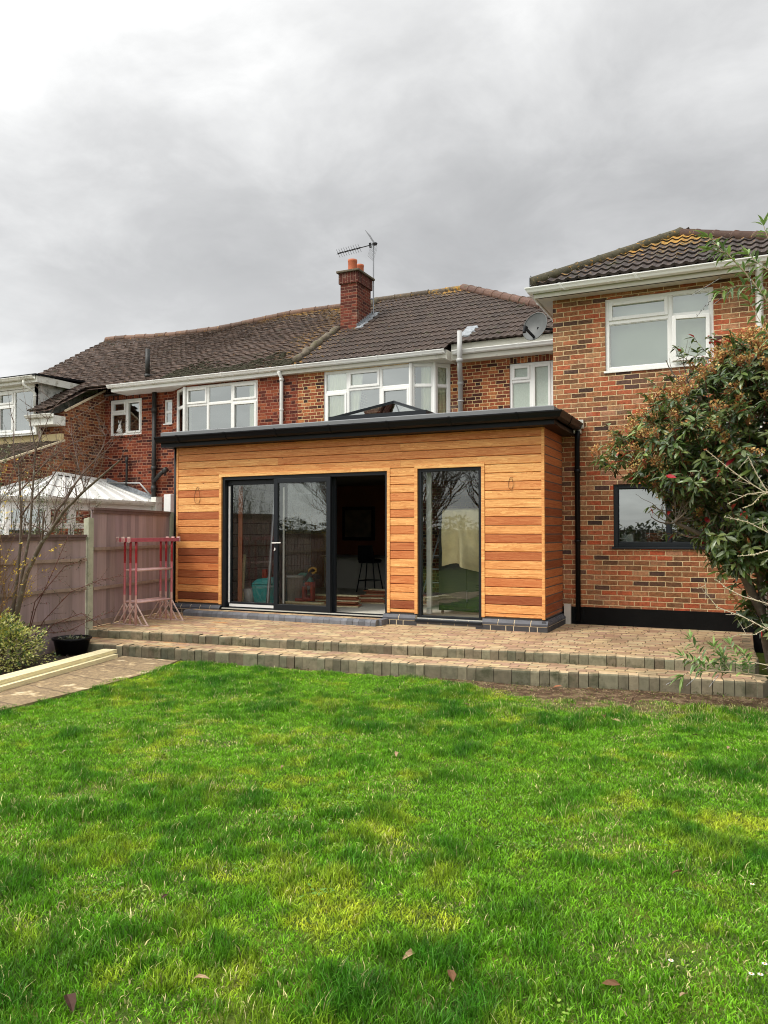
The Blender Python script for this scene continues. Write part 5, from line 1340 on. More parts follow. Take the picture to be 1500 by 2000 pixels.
panel((-6.1, -6.35), (-6.1, -4.5), -.26, 1.33, rails=(.27, .53, .79, 1.0))
panel((-6.1, -8.3), (-6.1, -6.45), -.26, 1.33, rails=(.27, .53, .79, 1.0))
for x_, y_, zt in ((-6.1, -2.38, 1.61), (-6.1, -4.44, 1.4), (-6.1, -6.4, 1.4), (-6.715, .08, 1.76)):
    mb = MB(); mb.hexa([(x_-.05, y_-.05, -.3), (x_+.05, y_-.05, -.3), (x_+.05, y_+.05, -.3), (x_-.05, y_+.05, -.3), (x_-.05, y_-.05, zt-.02), (x_+.05, y_-.05, zt), (x_+.05, y_+.05, zt-.01), (x_-.05, y_+.05, zt-.03)])
    build('post', mb, 'concrete', fn, bevel=.006)

# ================================================================== builder's trestles
def red(z): 
    return (.30, .006, .012) if z > .93 else ((.5, .13, .15) if z > .45 else (.58, .34, .30))
tr = thing('builders_trestle', 'worn red and pink steel trestle nearest the house in the folded row by the fence', 'trestle', (-5.72, -1.42, .004), 'steel trestles lined up against the fence')
x_ = -5.72
for yy in (-1.82, -1.03):
    mb = MB(); zs_ = [0, .2, .45, .46, .7, .93, .94, 1.12, 1.25]
    mb.tube([(x_, yy, z) for z in zs_], .018, 10, cols=[red((a+b)/2) for a, b in zip(zs_, zs_[1:])]); build('upright', mb, 'redpaint', tr, True)
    mb = MB()
    for s in (-1, 1): mb.bar((x_, yy, .33), (x_+s*.23, yy, .012), .016, .016, (.62, .45, .4))
    mb.bar((x_-.26, yy, .008), (x_+.26, yy, .008), .025, .012, (.6, .45, .38)); build('foot', mb, 'redpaint', tr)
for z in (.34, .82):
    mb = MB(); mb.tube([(x_, -1.82, z), (x_, -1.03, z)], .016, 8, (.62, .4, .38)); build('cross_tube', mb, 'redpaint', tr, True)
mb = MB(); mb.obox((x_, -1.98, 1.25), Y3, Z3, X3, 0, 1.12, 0, .055, -.025, .025, (.46, .1, .13)); mb.obox((x_, -1.98, 1.25), Y3, Z3, X3, 0, .01, -.005, .075, -.027, .027, (.6, .42, .38)); mb.obox((x_, -1.98, 1.25), Y3, Z3, X3, 1.1, 1.12, -.005, .075, -.027, .027, (.6, .42, .38))
build('top_bar', mb, 'redpaint', tr)
dup(tr, (-5.85, -1.4, .004), 'worn red and pink steel trestle in the middle of the folded row by the fence')
dup(tr, (-5.98, -1.38, .004), 'worn red and pink steel trestle nearest the fence in the folded row')

# ================================================================== planks and planter
def plank(lab, a, b, w_, h_, z):
    mb = MB(); n = 14; a, b = Vector((*a, 0)), Vector((*b, 0)); d_ = (b-a)
    for k in range(n):
        p, q = a+d_*k/n, a+d_*(k+1)/n; mb.bar((p.x, p.y, z+h_/2), (q.x, q.y, z+h_/2), w_, h_)
    return solo('timber_plank', mb, 'plank', lab, 'plank', (a.x, a.y, z), 'long pale planks on the path', bevel=0)
plank('upper pale timber plank of the stack on the path', (-5.06, -2.99), (-4.12, -7.2), .2, .045, -.192)
plank('lower pale timber plank of the stack, jutting out on the lawn side', (-4.99, -3.06), (-4.03, -7.3), .22, .05, -.245)

pt = thing('planter', 'round black plastic planter with dead stems by the fence', 'planter', (-6.0+.28, -3.02, -.26))
mb = MB(); mb.lathe((-5.72, -3.02, -.25), [(0, 0), (.19, 0), (.235, .19), (.255, .2), (.255, .225), (.235, .225), (.23, .2), (0, .19)], 28); build('pot', mb, 'black', pt, True)
mb = MB()
for k in range(60):
    a = rr(0, 2*PI); r_ = rr(0, .2); p = Vector((-5.72+r_*math.cos(a), -3.02+r_*math.sin(a), -.06))
    mb.leaf(p, (rr(-1, 1), rr(-1, 1), rr(.1, .9)), (0, 0, 1), rr(.04, .09), rr(.015, .03), random.choice([(.05, .07, .025), (.09, .1, .04), (.13, .09, .05), (.2, .22, .12)]))
build('foliage', mb, 'leafy', pt)

# ================================================================== plants
def twigs(mb, p, d, L, r, depth, spread=.6, curl=.25, up=.1, nseg=5, kids=(2, 4), tips=None, col=(.5,)*3, seg=5, shrink=.62):
    pts = [Vector(p)]; d = Vector(d).normalized(); rad = [r]
    for k in range(nseg):
        d = (d+Vector((rr(-1, 1), rr(-1, 1), rr(-1, 1)))*curl*.5+Z3*up).normalized()
        pts.append(pts[-1]+d*L/nseg); rad.append(r*(1-.6*(k+1)/nseg))
    mb.tube(pts, rad, seg, col, cap=False)
    if tips is not None: tips.append((pts, d, depth))
    if depth <= 0: return
    for k in range(random.randint(*kids)):
        i = random.randint(1, nseg); a = rr(0, 2*PI)
        q = (d+Vector((math.cos(a), math.sin(a), rr(-.5, .8)))*spread).normalized()
        twigs(mb, pts[i], q, L*shrink*rr(.75, 1.15), rad[i]*.7, depth-1, spread, curl, up, nseg, kids, tips, col, seg, shrink)

# ---- photinia by the right end of the patio
ph = thing('photinia_tree', 'large glossy evergreen with orange buds and a few red leaves before the brick wing', 'tree', (2.9, -1.15, -.27))
mb = MB(); core = Vector((2.95, -1.1, 2.0))
stems = [[(2.82, -1.1, -.3), (2.72, -1.15, .25), (2.68, -1.25, .9), (2.4, -1.4, 1.6), (2.1, -1.5, 2.1), (1.7, -1.5, 2.35)],
         [(2.92, -1.0, -.3), (2.88, -1.0, .5), (2.9, -1.1, 1.3), (2.85, -1.2, 2.2), (2.7, -1.3, 3.0)],
         [(3.05, -1.1, -.3), (3.2, -1.05, .6), (3.4, -1.1, 1.6), (3.7, -1.2, 2.5)],
         [(2.7, -1.2, .5), (2.5, -1.35, .95), (2.25, -1.6, 1.3), (1.85, -1.7, 1.5)],
         [(2.88, -1.05, 1.2), (2.55, -1.3, 2.0), (2.3, -1.3, 2.7), (2.0, -1.4, 3.0)]]
for s_ in stems: mb.tube(s_, [.05, .042, .03, .018, .012, .008][:len(s_)], 9, cap=False)
for k in range(46):
    s_ = random.choice(stems); i = random.randint(2, len(s_)-1); p = Vector(s_[i])
    twigs(mb, p, (rr(-.6, .8), rr(-.8, .6), rr(-.2, .7)), rr(.25, .5), .011, 1, .7, .3, .05)
build('trunk', mb, 'bark', ph, True)
PROF = [(.35, .4), (.55, .5), (.85, .48), (1.05, .7), (1.3, .98), (1.6, 1.2), (1.9, 1.4), (2.1, 1.85), (2.3, 2.02), (2.5, 1.75), (2.75, 1.5), (3.05, 1.2), (3.35, .8), (3.5, .4), (3.6, .05)]
def prad(z):
    if z <= PROF[0][0]: return .1
    for (a, b), (c, d) in zip(PROF, PROF[1:]):
        if z <= c: return b+(d-b)*(z-a)/(c-a)
    return 0
lm = MB(); fm = MB(); rm = MB(); ros = 0
GR = [(.04, .08, .018), (.065, .115, .024), (.095, .15, .035), (.13, .19, .05), (.03, .055, .014), (.16, .2, .06), (.2, .25, .11), (.26, .32, .18)]
tries = 0
while ros < 2600 and tries < 40000:
    tries += 1
    z = rr(.35, 3.6); a = rr(0, 2*PI); R_ = prad(z)*(1+.2*mnoise.noise(Vector((math.cos(a)*1.7, math.sin(a)*1.7, z*2.6)))); f = random.random()**.42
    ex = R_ if math.cos(a) < 0 else min(1.6, R_*1.1+.3)
    p = Vector((2.92+math.cos(a)*ex*f, -1.25+math.sin(a)*min(1.25, R_)*f*.95, z))
    hole = mnoise.noise(p*1.9)+.35*mnoise.noise(p*4.3)
    if hole < -.11 and f > .45 and not (2.0 < z < 2.55 and math.cos(a) < -.5): continue
    if z < 1.0 and random.random() < .6: continue
    if p.y > .9: continue
    ros += 1
    out = Vector((math.cos(a), math.sin(a), .15+(z-2)*.45)).normalized()
    ax = (out*.7+Z3*.75+Vector((rr(-.4, .4), rr(-.4, .4), rr(-.3, .3)))).normalized()
    n_ = random.randint(6, 10); base = random.choice(GR[:6]); side = ax.orthogonal().normalized(); s2 = ax.cross(side)
    young = random.random() < .1
    for k in range(n_):
        b = 2.4*k+rr(-.3, .3); el = rr(-.55, .75)
        d_ = (side*math.cos(b)+s2*math.sin(b))*1.0+ax*el+Vector((0, 0, -.25))
        g = rr(.75, 1.3); c_ = tuple(x*g for x in (random.choice(GR) if random.random() < .4 else base))
        if young and el > .3: c_ = (.26*g, .36*g, .08*g)
        if random.random() < .012: c_ = (.38*g, .012, .02)
        lm.leaf(p-ax*rr(0, .07), d_, ax, rr(.09, .155), rr(.036, .056), c_, .12, rr(.02, .3))
    lm.tube([p-ax*.16, p], .004, 4, (.14, .05, .03), cap=False)
    surf = f > .7 and p.y < .1
    if surf and (z > 1.5 or random.random() < .3) and random.random() < (.5 if z > 2.1 else .13):
        # flat-topped head of orange-brown buds
        for k in range(random.randint(16, 38)):
            b = rr(0, 2*PI); q = p+ax*rr(.04, .12)+(side*math.cos(b)+s2*math.sin(b))*rr(.0, .07)
            h = rr(.008, .016); col = random.choice([(.5, .24, .08), (.6, .34, .12), (.42, .17, .07), (.6, .42, .17), (.4, .36, .12)])
            if k % 2: fm.tube([p, q], .0022, 3, (.4, .17, .07), cap=False)
            fm.leaf(q, (rr(-1, 1), rr(-1, 1), rr(.2, 1)), (rr(-1, 1), rr(-1, 1), .3), h*2.6, h*1.5, col, .1, .1)
    if random.random() < .07 and surf:
        for k in range(random.randint(4, 7)):
            g = rr(.8, 1.2); lm.leaf(p+ax*.03, ax+Vector((rr(-.4, .4), rr(-.4, .4), rr(-.1, .3))), side, rr(.05, .09), rr(.012, .02), random.choice([(.5*g, .19*g, .07*g), (.55*g, .27*g, .1*g), (.45*g, .04, .03)]), .15, .05)
for k in range(85):      # loose sprays standing out of the crown
    z = rr(.9, 3.5); a = rr(1.7, 4.9); R_ = prad(z); o = Vector((2.92+math.cos(a)*R_*.85, -1.25+math.sin(a)*min(1.25, R_)*.85, z))
    d_ = Vector((math.cos(a)*.9+rr(-.3, .3), math.sin(a)*.5, rr(-.1, 1.1))).normalized(); L_ = rr(.2, .45); tp = []
    twigs(lm, o, d_, L_, .005, 0, tips=tp, nseg=5, seg=4, col=(.13, .05, .03))
    for p in tp[0][0][2:]:
        for q in range(random.randint(2, 4)):
            g = rr(.75, 1.3); c_ = random.choice(GR[1:]) if random.random() < .93 else (.38, .03, .025)
            lm.leaf(p, d_*.5+Vector((rr(-1, 1), rr(-1, 1), rr(-.8, .5))), (0, 0, 1), rr(.07, .13), rr(.026, .045), tuple(x*g for x in c_), .12, rr(.05, .4))
build('crown', lm, 'leafy', ph); build('flower_bud', fm, 'straw', ph, kind='stuff')

# ---- bare tree by the fence
def sc_(P, k=.93): 
    o = Vector((2.528, -10.676, 1.39)); return [o+(Vector(p)-o)*k for p in P]
Y_ = -3.45
def row(*a): return [(x, Y_, z) for x, z in a]
BR = [(row((-6.36, -.34), (-6.35, .29), (-6.3, .71), (-6.21, 1.25), (-6.2, 1.66), (-6.22, 2.01), (-6.31, 2.32)), .028),
      (row((-6.2, 1.59), (-6.01, 1.8), (-5.7, 2.03), (-5.55, 2.19), (-5.43, 2.35)), .012), (row((-6.33, 2.3), (-6.35, 2.56), (-6.37, 2.87)), .009), (row((-6.3, 2.15), (-6.08, 2.24), (-5.85, 2.3), (-5.57, 2.39)), .008),
      (row((-6.33, -.1), (-6.22, .44), (-6.09, .85), (-5.83, 1.26), (-5.69, 1.39), (-5.42, 1.66), (-5.11, 1.91), (-4.85, 2.07), (-4.47, 2.28)), .034),
      (row((-5.69, 1.39), (-5.6, 1.66), (-5.42, 1.82), (-5.2, 2.01), (-5.07, 2.14), (-4.86, 2.33), (-4.77, 2.49)), .016), (row((-5.2, 1.85), (-5.29, 2.05), (-5.21, 2.21), (-5.12, 2.37)), .008),
      (row((-5.55, 1.46), (-5.42, 1.54), (-5.2, 1.59), (-5.0, 1.62)), .009), (row((-5.07, 1.94), (-5.12, 2.14), (-5.21, 2.38), (-5.3, 2.64), (-5.35, 2.85)), .008),
      (row((-6.33, .1), (-6.2, .8), (-6.04, 1.39), (-5.99, 1.93), (-5.98, 2.48), (-6.03, 2.82)), .022), (row((-6.21, 1.94), (-5.99, 2.14), (-5.66, 2.36), (-5.3, 2.54), (-5.03, 2.63), (-4.73, 2.61)), .009),
      (row((-6.23, 2.14), (-6.42, 1.94), (-6.62, 1.81)), .008), (row((-6.04, 2.55), (-6.33, 2.49), (-6.63, 2.4)), .008), (row((-5.98, 2.34), (-5.85, 2.6), (-5.72, 2.87), (-5.58, 3.06)), .008), (row((-5.42, 1.82), (-5.29, 1.95), (-5.07, 2.11), (-4.9, 2.23), (-4.6, 2.54)), .009)]
bt = thing('bare_tree', 'young bare tree with spreading leafless branches in front of the fence', 'tree', (-5.7, -3.95, -.27))
mt = MB(); mbr = MB()
for n_, (P, r) in enumerate(BR):
    Q = sc_(P); rad = [r*(1-.72*k/(len(Q)-1)) for k in range(len(Q))]; big = n_ in (0, 4, 9)
    Q = [q+Vector((rr(-.012, .012), rr(-.03, .03), 0)) for q in Q]
    (mt if big else mbr).tube(Q, rad, 8, cap=False)
    for k in range(1 if big else 0, len(Q)):
        if Q[k].z < 1.2: continue
        for t_ in range(2):
            twigs(mbr, Q[k], (rr(-.8, 1), rr(-.8, .8), rr(.1, 1.2)), rr(.22, .5), max(.004, rad[k]*.42), 1, .7, .25, .06, 4, (1, 3), None, seg=4)
build('trunk', mt, 'bark', bt, True); build('branches', mbr, pbr('twig_bark', (.15, .1, .08), .85, .4, 20), bt, True)

# ---- yellow flowering shrub at the left edge
fo = thing('forsythia_shrub', 'tangled shrub with small yellow flowers at the left edge in front of the fence', 'shrub', (-6.0, -4.15, -.27))
mb = MB(); tips = []
for k in range(34):
    twigs(mb, (-6.0+rr(-.12, .2), -4.3+rr(-.35, .4), -.2), (rr(-.5, .55), rr(-.6, .5), 1.3), rr(.9, 1.6), .009, 2, .6, .3, .03, 6, (2, 4), tips, seg=4)
build('branches', mb, pbr('brown_twig', (.2, .11, .05), .8, .3, 20), fo, True)
mb = MB(); 
for P, d, dp in tips:
    if dp > 1: continue
    for p in P[1:]:
        if random.random() < .3 and p.z > .35:
            for k in range(4): mb.leaf(p, (rr(-1, 1), rr(-1, 1), rr(-.6, 1)), (rr(-1, 1), rr(-1, 1), 1), rr(.018, .03), .011, random.choice([(.75, .5, .02), (.8, .6, .06), (.6, .42, .04)]), .1, .1)
        if random.random() < .3:
            mb.leaf(p, (rr(-1, 1), rr(-1, 1), rr(-.6, 1)), (rr(-1, 1), rr(-1, 1), 1), rr(.015, .03), .008, random.choice([(.35, .22, .07), (.2, .22, .06), (.42, .28, .09)]), .1, .1)
build('flower', mb, 'leafy', fo, kind='stuff')

# ---- arching cotoneaster with tiny dark leaves
co = thing('cotoneaster_shrub', 'thin arching shrub with tiny dark leaves behind the planter', 'shrub', (-5.85, -3.3, -.27))
mb = MB(); lf = MB()
for P in ([(-5.8, -3.6, -.2), (-5.55, -3.5, .25), (-5.2, -3.4, .62), (-4.8, -3.3, .78), (-4.5, -3.2, .85)], [(-5.8, -3.6, -.2), (-5.7, -3.5, .4), (-5.5, -3.4, .9), (-5.35, -3.3, 1.35)],
          [(-5.78, -3.55, -.2), (-5.4, -3.5, .2), (-5.0, -3.4, .36), (-4.75, -3.3, .2)], [(-5.8, -3.6, -.2), (-5.6, -3.6, .5), (-5.2, -3.5, .95), (-4.95, -3.4, 1.05)], [(-5.8, -3.6, -.2), (-5.45, -3.6, .1), (-5.1, -3.5, .14), (-4.8, -3.4, .3), (-4.55, -3.3, .4)]):
    P = [Vector(p)+Vector((-.15, 0, 0)) for p in P]; mb.tube(P, [.008, .006, .005, .004, .003][:len(P)], 5, cap=False)
    for a, b in zip(P[1:], P[2:]):
        for k in range(7):
            p = a.lerp(b, k/7); tp = []
            twigs(mb, p, (rr(-.6, 1), rr(-.6, .6), rr(-.6, .6)), rr(.08, .22), .0025, 0, tips=tp, nseg=4, seg=3)
            for q in tp[0][0]:
                for _ in range(3): lf.leaf(q, (rr(-1, 1), rr(-1, 1), rr(-1, 1)), (0, 0, 1), rr(.012, .022), .009, random.choice([(.03, .05, .015), (.05, .06, .02), (.16, .03, .02), (.08, .09, .03)]), .1, .1)
build('stem', mb, pbr('red_brown_stem', (.13, .05, .035), .8, .3, 20), co, True); build('leaves', lf, 'leafy', co, kind='stuff')

# ---- variegated euonymus
eu = thing('euonymus_bush', 'low rounded bush of yellow and green variegated leaves at the left edge', 'bush', (-5.5, -4.3, -.27))
mb = MB(); cen = Vector((-5.52, -4.32, -.12))
for k in range(1500):
    a, e_ = rr(0, 2*PI), rr(-.2, 1.45); f = random.random()**.3; bump_ = 1+.25*lawn_noise(a*1.2, e_*2, 1.3, 8)
    d_ = Vector((math.cos(a)*math.cos(e_), math.sin(a)*math.cos(e_), math.sin(e_))); p = cen+Vector((d_.x*.5, d_.y*.6, d_.z*.5))*f*bump_
    for _ in range(4):
        dd_ = (d_+Vector((rr(-1, 1), rr(-1, 1), rr(-.6, 1)))*.9)
        col = random.choice([(.62, .6, .14), (.75, .72, .32), (.12, .22, .05), (.05, .1, .025), (.36, .42, .09), (.62, .62, .2)])
        mb.leaf(p+Vector((rr(-.03, .03),)*3), dd_, (rr(-.5, .5), rr(-.5, .5), 1), rr(.028, .045), rr(.016, .024), col, .1, .15)
build('leaves', mb, 'leafy', eu)
mb = MB()
for k in range(24): twigs(mb, cen+Vector((0, 0, -.15)), (rr(-1, 1), rr(-1, 1), rr(.3, 1)), .45, .007, 0, nseg=4, seg=4)
build('stem', mb, 'bark', eu, True)

# ---- green hedge shrub behind the fence, in front of the conservatory
hb = thing('hedge_shrub', 'leafy grey-green shrub showing above the fence in front of the conservatory', 'shrub', (-7.6, -2.2, -.27))
mb = MB(); lf = MB()
for k in range(60):
    x, y = -7.5+rr(-.35, .35), rr(-4.2, -.9); h = 1.75+.28*math.sin(y*2.1+1)+rr(-.2, .25)+(.25 if y < -2.2 else 0)
    tp = []; twigs(mb, (x, y, -.2), (rr(-.12, .12), rr(-.12, .12), 1), h, .012, 1, .5, .12, .1, 7, (4, 7), tp, seg=4, shrink=.35)
    for P, d, dp in tp:
        for p in P[1:]:
            for _ in range(4):
                lf.leaf(p+Vector((rr(-.04, .04), rr(-.04, .04), rr(-.04, .04))), (rr(-1, 1), rr(-1, 1), rr(-.1, 1)), (rr(-.5, .5), rr(-.5, .5), 1), rr(.03, .055), rr(.012, .02), random.choice([(.07, .1, .035), (.12, .16, .06), (.2, .23, .1), (.05, .07, .025), (.26, .28, .13)]), .1, .1)
build('stem', mb, 'bark', hb, True); build('leaves', lf, 'leafy', hb)

# ---- buddleia reaching over from the right
bu_ = thing('buddleia_bush', 'buddleia with pale green lance leaves and old dark seed heads reaching in from the right', 'shrub', (3.5, -2.7, -.27))
mb = MB(); lf = MB(); sd = MB()
def lance(P, r, n_=9, lo=0, dens=1.0, sz=1.0):
    P = [Vector(p) for p in P]; mb.tube(P, [r*(1-.7*k/(len(P)-1)) for k in range(len(P))], 6, cap=False)
    for a, b in zip(P, P[1:]):
        if a.x > 3.2: continue
        for k in range(n_):
            p = a.lerp(b, k/n_); d_ = (b-a).normalized()
            if random.random() > dens: continue
            for s in (-1, 1):
                o = d_.orthogonal().normalized()*s; o = (o*math.cos(k*1.57)+d_.cross(o)*math.sin(k*1.57))
                g = rr(.75, 1.3); lf.leaf(p, d_*.5+o*.8+Vector((rr(-.3, .3), rr(-.3, .3), rr(-.5, .4))), (0, 0, 1), rr(.09, .17)*sz, rr(.022, .038)*sz, random.choice([(.16*g, .27*g, .07*g), (.24*g, .36*g, .09*g), (.12*g, .2*g, .07*g), (.32*g, .42*g, .22*g)]), .15, rr(.1, .5))
    e = P[-1]; d_ = (P[-1]-P[-2]).normalized()
    for k in range(6): lf.leaf(e, d_+Vector((rr(-.8, .8), rr(-.8, .8), rr(-.5, .6))), (0, 0, 1), rr(.1, .18)*sz, .03*sz, random.choice([(.2, .32, .08), (.28, .4, .12)]), .15, .3)
root_ = (3.5, -2.7, -.27)
lance([root_, (3.6, -2.7, 1.5), (3.3, -2.7, 2.8), (2.95, -2.7, 3.35), (2.76, -2.7, 3.54), (2.66, -2.72, 3.7), (2.54, -2.75, 3.87), (2.41, -2.8, 4.03), (2.28, -2.8, 4.08)], .016, 6, dens=.85)
lance([(2.66, -2.7, 3.7), (2.5, -2.75, 3.72), (2.36, -2.8, 3.67)], .006, 5, dens=.8); lance([(2.43, -2.75, 3.98), (2.34, -2.8, 4.1), (2.26, -2.8, 4.2)], .005, 4)
lance([(3.3, -2.7, 2.8), (2.9, -2.7, 3.1), (2.75, -2.7, 3.25), (2.67, -2.7, 3.41), (2.6, -2.7, 3.57)], .007, 6, dens=.8)
lance([(3.3, -2.7, 2.8), (3.2, -2.8, 3.6), (2.95, -2.7, 4.0), (2.76, -2.7, 4.15), (2.73, -2.7, 4.27)], .009, 4, dens=.7)
lance([(3.0, -2.7, 3.4), (2.85, -2.6, 3.8), (2.68, -2.6, 3.95), (2.6, -2.6, 4.05)], .007, 5, dens=.8)
lance([root_, (3.1, -2.75, .05), (2.71, -2.75, .07), (2.46, -2.78, .09), (2.23, -2.8, .09), (2.0, -2.85, .04)], .009, 2, dens=.25)
for P in ([(2.3, -2.78, .09), (2.15, -2.75, .2), (2.05, -2.7, .36)], [(2.32, -2.78, .09), (2.3, -2.75, .2), (2.26, -2.72, .3)], [(2.5, -2.78, .09), (2.47, -2.75, .2), (2.4, -2.7, .33)], [(2.2, -2.8, .09), (2.1, -2.78, .15), (1.98, -2.75, .2)], [(2.55, -2.78, .09), (2.56, -2.75, .16), (2.52, -2.7, .25)], [(2.4, -2.78, .09), (2.35, -2.7, .16), (2.33, -2.72, .22)]): lance(P, .004, 5, dens=.95, sz=.85)
def seedhead(a, b):
    a, b = Vector(a), Vector(b); n_ = int((b-a).length/.008)
    sd = MB(); sd.tube([a, b], .0025, 4)
    for k in range(n_):
        p = a.lerp(b, k/n_)
        for _ in range(2): sd.leaf(p, (rr(-1, 1), rr(-1, 1), rr(-1, 1)), (0, 0, 1), rr(.008, .018), .008, (.035, .025, .02), .1, .1)
    build('seed_head', sd, 'straw', bu_)
for a, b in (((2.36, -2.8, 3.8), (2.1, -2.82, 3.66)), ((2.34, -2.8, 3.67), (2.14, -2.82, 3.45)), ((2.5, -2.75, 3.72), (2.3, -2.8, 3.56)), ((2.41, -2.8, 4.0), (2.14, -2.8, 4.02)), ((2.0, -2.85, .04), (1.84, -2.86, -.06)), ((2.14, -2.8, .06), (2.02, -2.84, -.06)), ((2.3, -2.8, .06), (2.22, -2.84, -.05)), ((2.6, -2.7, 3.9), (2.62, -2.8, 3.66))): seedhead(a, b)
build('stem', mb, 'palebark', bu_, True); build('leaves', lf, 'leafy', bu_)

# ---- pale budding twigs along the right edge
tw_ = thing('budding_shrub', 'pale bare twigs with small yellow buds crossing in front of the evergreen bush', 'shrub', (3.5, -3.0, -.27))
mb = MB(); lf = MB()
for P in ([(3.3, -2.9, 1.3), (2.9, -2.75, 1.62), (2.73, -2.7, 1.75), (2.52, -2.7, 1.9), (2.35, -2.7, 2.05), (2.21, -2.7, 2.18)], [(2.9, -2.75, 1.7), (2.73, -2.7, 1.77), (2.56, -2.7, 1.75), (2.39, -2.7, 1.66)], [(2.9, -2.75, 1.8), (2.69, -2.7, 1.75), (2.6, -2.7, 1.65), (2.52, -2.7, 1.62)],
          [(3.2, -2.8, 1.1), (2.73, -2.7, 1.39), (2.56, -2.7, 1.49), (2.36, -2.7, 1.54)], [(3.1, -2.8, 1.3), (2.73, -2.7, 1.22), (2.6, -2.7, 1.18), (2.47, -2.7, 1.17)], [(3.3, -2.9, .3), (2.72, -2.7, .49), (2.51, -2.7, .6), (2.29, -2.7, .68), (2.2, -2.7, .8), (2.18, -2.7, .95)],
          [(3.2, -2.9, .55), (2.72, -2.7, .73), (2.51, -2.7, .79), (2.38, -2.7, .86), (2.27, -2.7, .95)], [(3.2, -2.9, .7), (2.72, -2.7, .51), (2.61, -2.7, .44), (2.46, -2.7, .43)], [(2.9, -2.75, 1.6), (2.73, -2.7, 1.77), (2.65, -2.7, 1.92), (2.57, -2.7, 2.11)], [(3.2, -2.9, .1), (2.72, -2.7, .16), (2.54, -2.7, .19), (2.46, -2.7, .28)],
          [(3.5, -3.0, -.27), (3.45, -2.95, .4), (3.3, -2.9, 1.3), (3.1, -2.8, 2.2)]):
    P = [Vector(p) for p in P]; mb.tube(P, [.0065*(1-.5*k/(len(P)-1)) for k in range(len(P))], 5, cap=False)
    for a, b in zip(P, P[1:]):
        for k in range(6):
            p = a.lerp(b, (k+rr(0, 1))/6)
            if random.random() < .25: twigs(mb, p, (rr(-1, .2), rr(-.3, .3), rr(-.6, .8)), rr(.06, .16), .0028, 0, nseg=4, seg=4)
            for _ in range(3): lf.leaf(p, (rr(-1, 1), rr(-1, 1), rr(-1, 1)), (0, 0, 1), rr(.012, .022), .009, random.choice([(.62, .58, .3), (.5, .48, .2), (.66, .6, .42)]), .15, .1)
build('stem', mb, pbr('cream_twig', (.5, .42, .3), .75, .25, 20), tw_, True); build('bud', lf, 'leafy', tw_, kind='stuff')

# ---- boundary at the right and garden behind the photographer (seen mirrored in the glass)
rf_ = thing('boundary_fence', 'plain brown fence closing the far end of the garden', 'fence', (-6, -24, -.27))
mb = MB()
for k in range(150):
    g = rr(.7, 1.2); mb.box(-22+k*.2, -22+k*.2+.19, -24.0+rr(-.005, .005), -23.96, -.27, 1.5, (.11*g, .085*g, .06*g))
build('panel', mb, pbr('brown_board', (.1, .08, .06), .9, .2, 6, vcol=True), rf_)
mb = MB()
for k in range(16): mb.box(-22+k*1.9, -22+k*1.9+.1, -23.95, -23.85, -.27, 1.6)
build('rail', mb, 'concrete', rf_)
for n_, (x, y, h, lab) in enumerate(((-9.5, -17, 6.5, 'bare garden tree mirrored in the sliding door glass'), (-13.5, -19.5, 7.5, 'tall bare tree at the far garden end, furthest left'), (-6.2, -19, 6.5, 'bare spreading tree mirrored in the tall window'), (-10.8, -21.5, 7, 'bare tree by the far fence between two others'))):
    t = thing('garden_tree', lab, 'tree', (x, y, -.27), 'bare trees at the far end of the garden')
    mb = MB(); mb.tube([(x, y, -.3), (x+.05, y, .8), (x, y+.05, 1.5)], [.16, .13, .11], 8, cap=False)
    m2 = MB()
    for k in range(9):
        a = k*2.4; twigs(m2, (x, y, rr(1.0, 1.6)), (math.cos(a)*.7, math.sin(a)*.7, rr(.6, 1.2)), h*.45, .05, 3, .7, .25, .05, 6, (4, 6), None, seg=3, shrink=.6)
    build('trunk', mb, 'bark', t, True); build('branches', m2, 'bark', t, True)
hd = MB(); 
for k in range(9000):
    x = rr(-20, 3); h = 1.9+.6*lawn_noise(x, 0, .8, 3); z = rr(-.25, h); y = -22.6+rr(-.5, .5)
    hd.leaf((x, y, z), (rr(-1, 1), rr(-1, 1), rr(-.5, 1)), (rr(-1, 1), rr(-1, 1), 1), rr(.14, .24), rr(.08, .13), random.choice([(.035, .05, .018), (.06, .07, .025), (.1, .09, .03), (.03, .035, .015)]), .1, .1)
build('hedge', hd, 'leafy', None, False, 'dark ragged hedge along the far end of the garden', 'hedge', None, None, 0, (-8, -22.6, -.27))

# ================================================================== lawn grass
def vnoise(x, y, s, seed):
    """vectorised value noise"""
    r = np.random.default_rng(seed); T = r.random((256, 256)).astype(np.float32)
    X, Y = x*s+1000, y*s+1000; xi, yi = np.floor(X).astype(int), np.floor(Y).astype(int); fx, fy = X-xi, Y-yi
    fx, fy = fx*fx*(3-2*fx), fy*fy*(3-2*fy); g = lambda a, b: T[a % 256, b % 256]
    return (g(xi, yi)*(1-fx)+g(xi+1, yi)*fx)*(1-fy)+(g(xi, yi+1)*(1-fx)+g(xi+1, yi+1)*fx)*fy
GX = np.arange(-6, 7.01, .1); GY = np.arange(-15, -1.49, .1)
GZ = np.array([[gz(float(a), float(b)) for b in GY] for a in GX])
def gzi(x, y):
    a = np.clip((x-GX[0])/.1, 0, len(GX)-1.001); b = np.clip((y-GY[0])/.1, 0, len(GY)-1.001); i, j = a.astype(int), b.astype(int); u, v = a-i, b-j
    return (GZ[i, j]*(1-u)+GZ[i+1, j]*u)*(1-v)+(GZ[i, j+1]*(1-u)+GZ[i+1, j+1]*u)*v
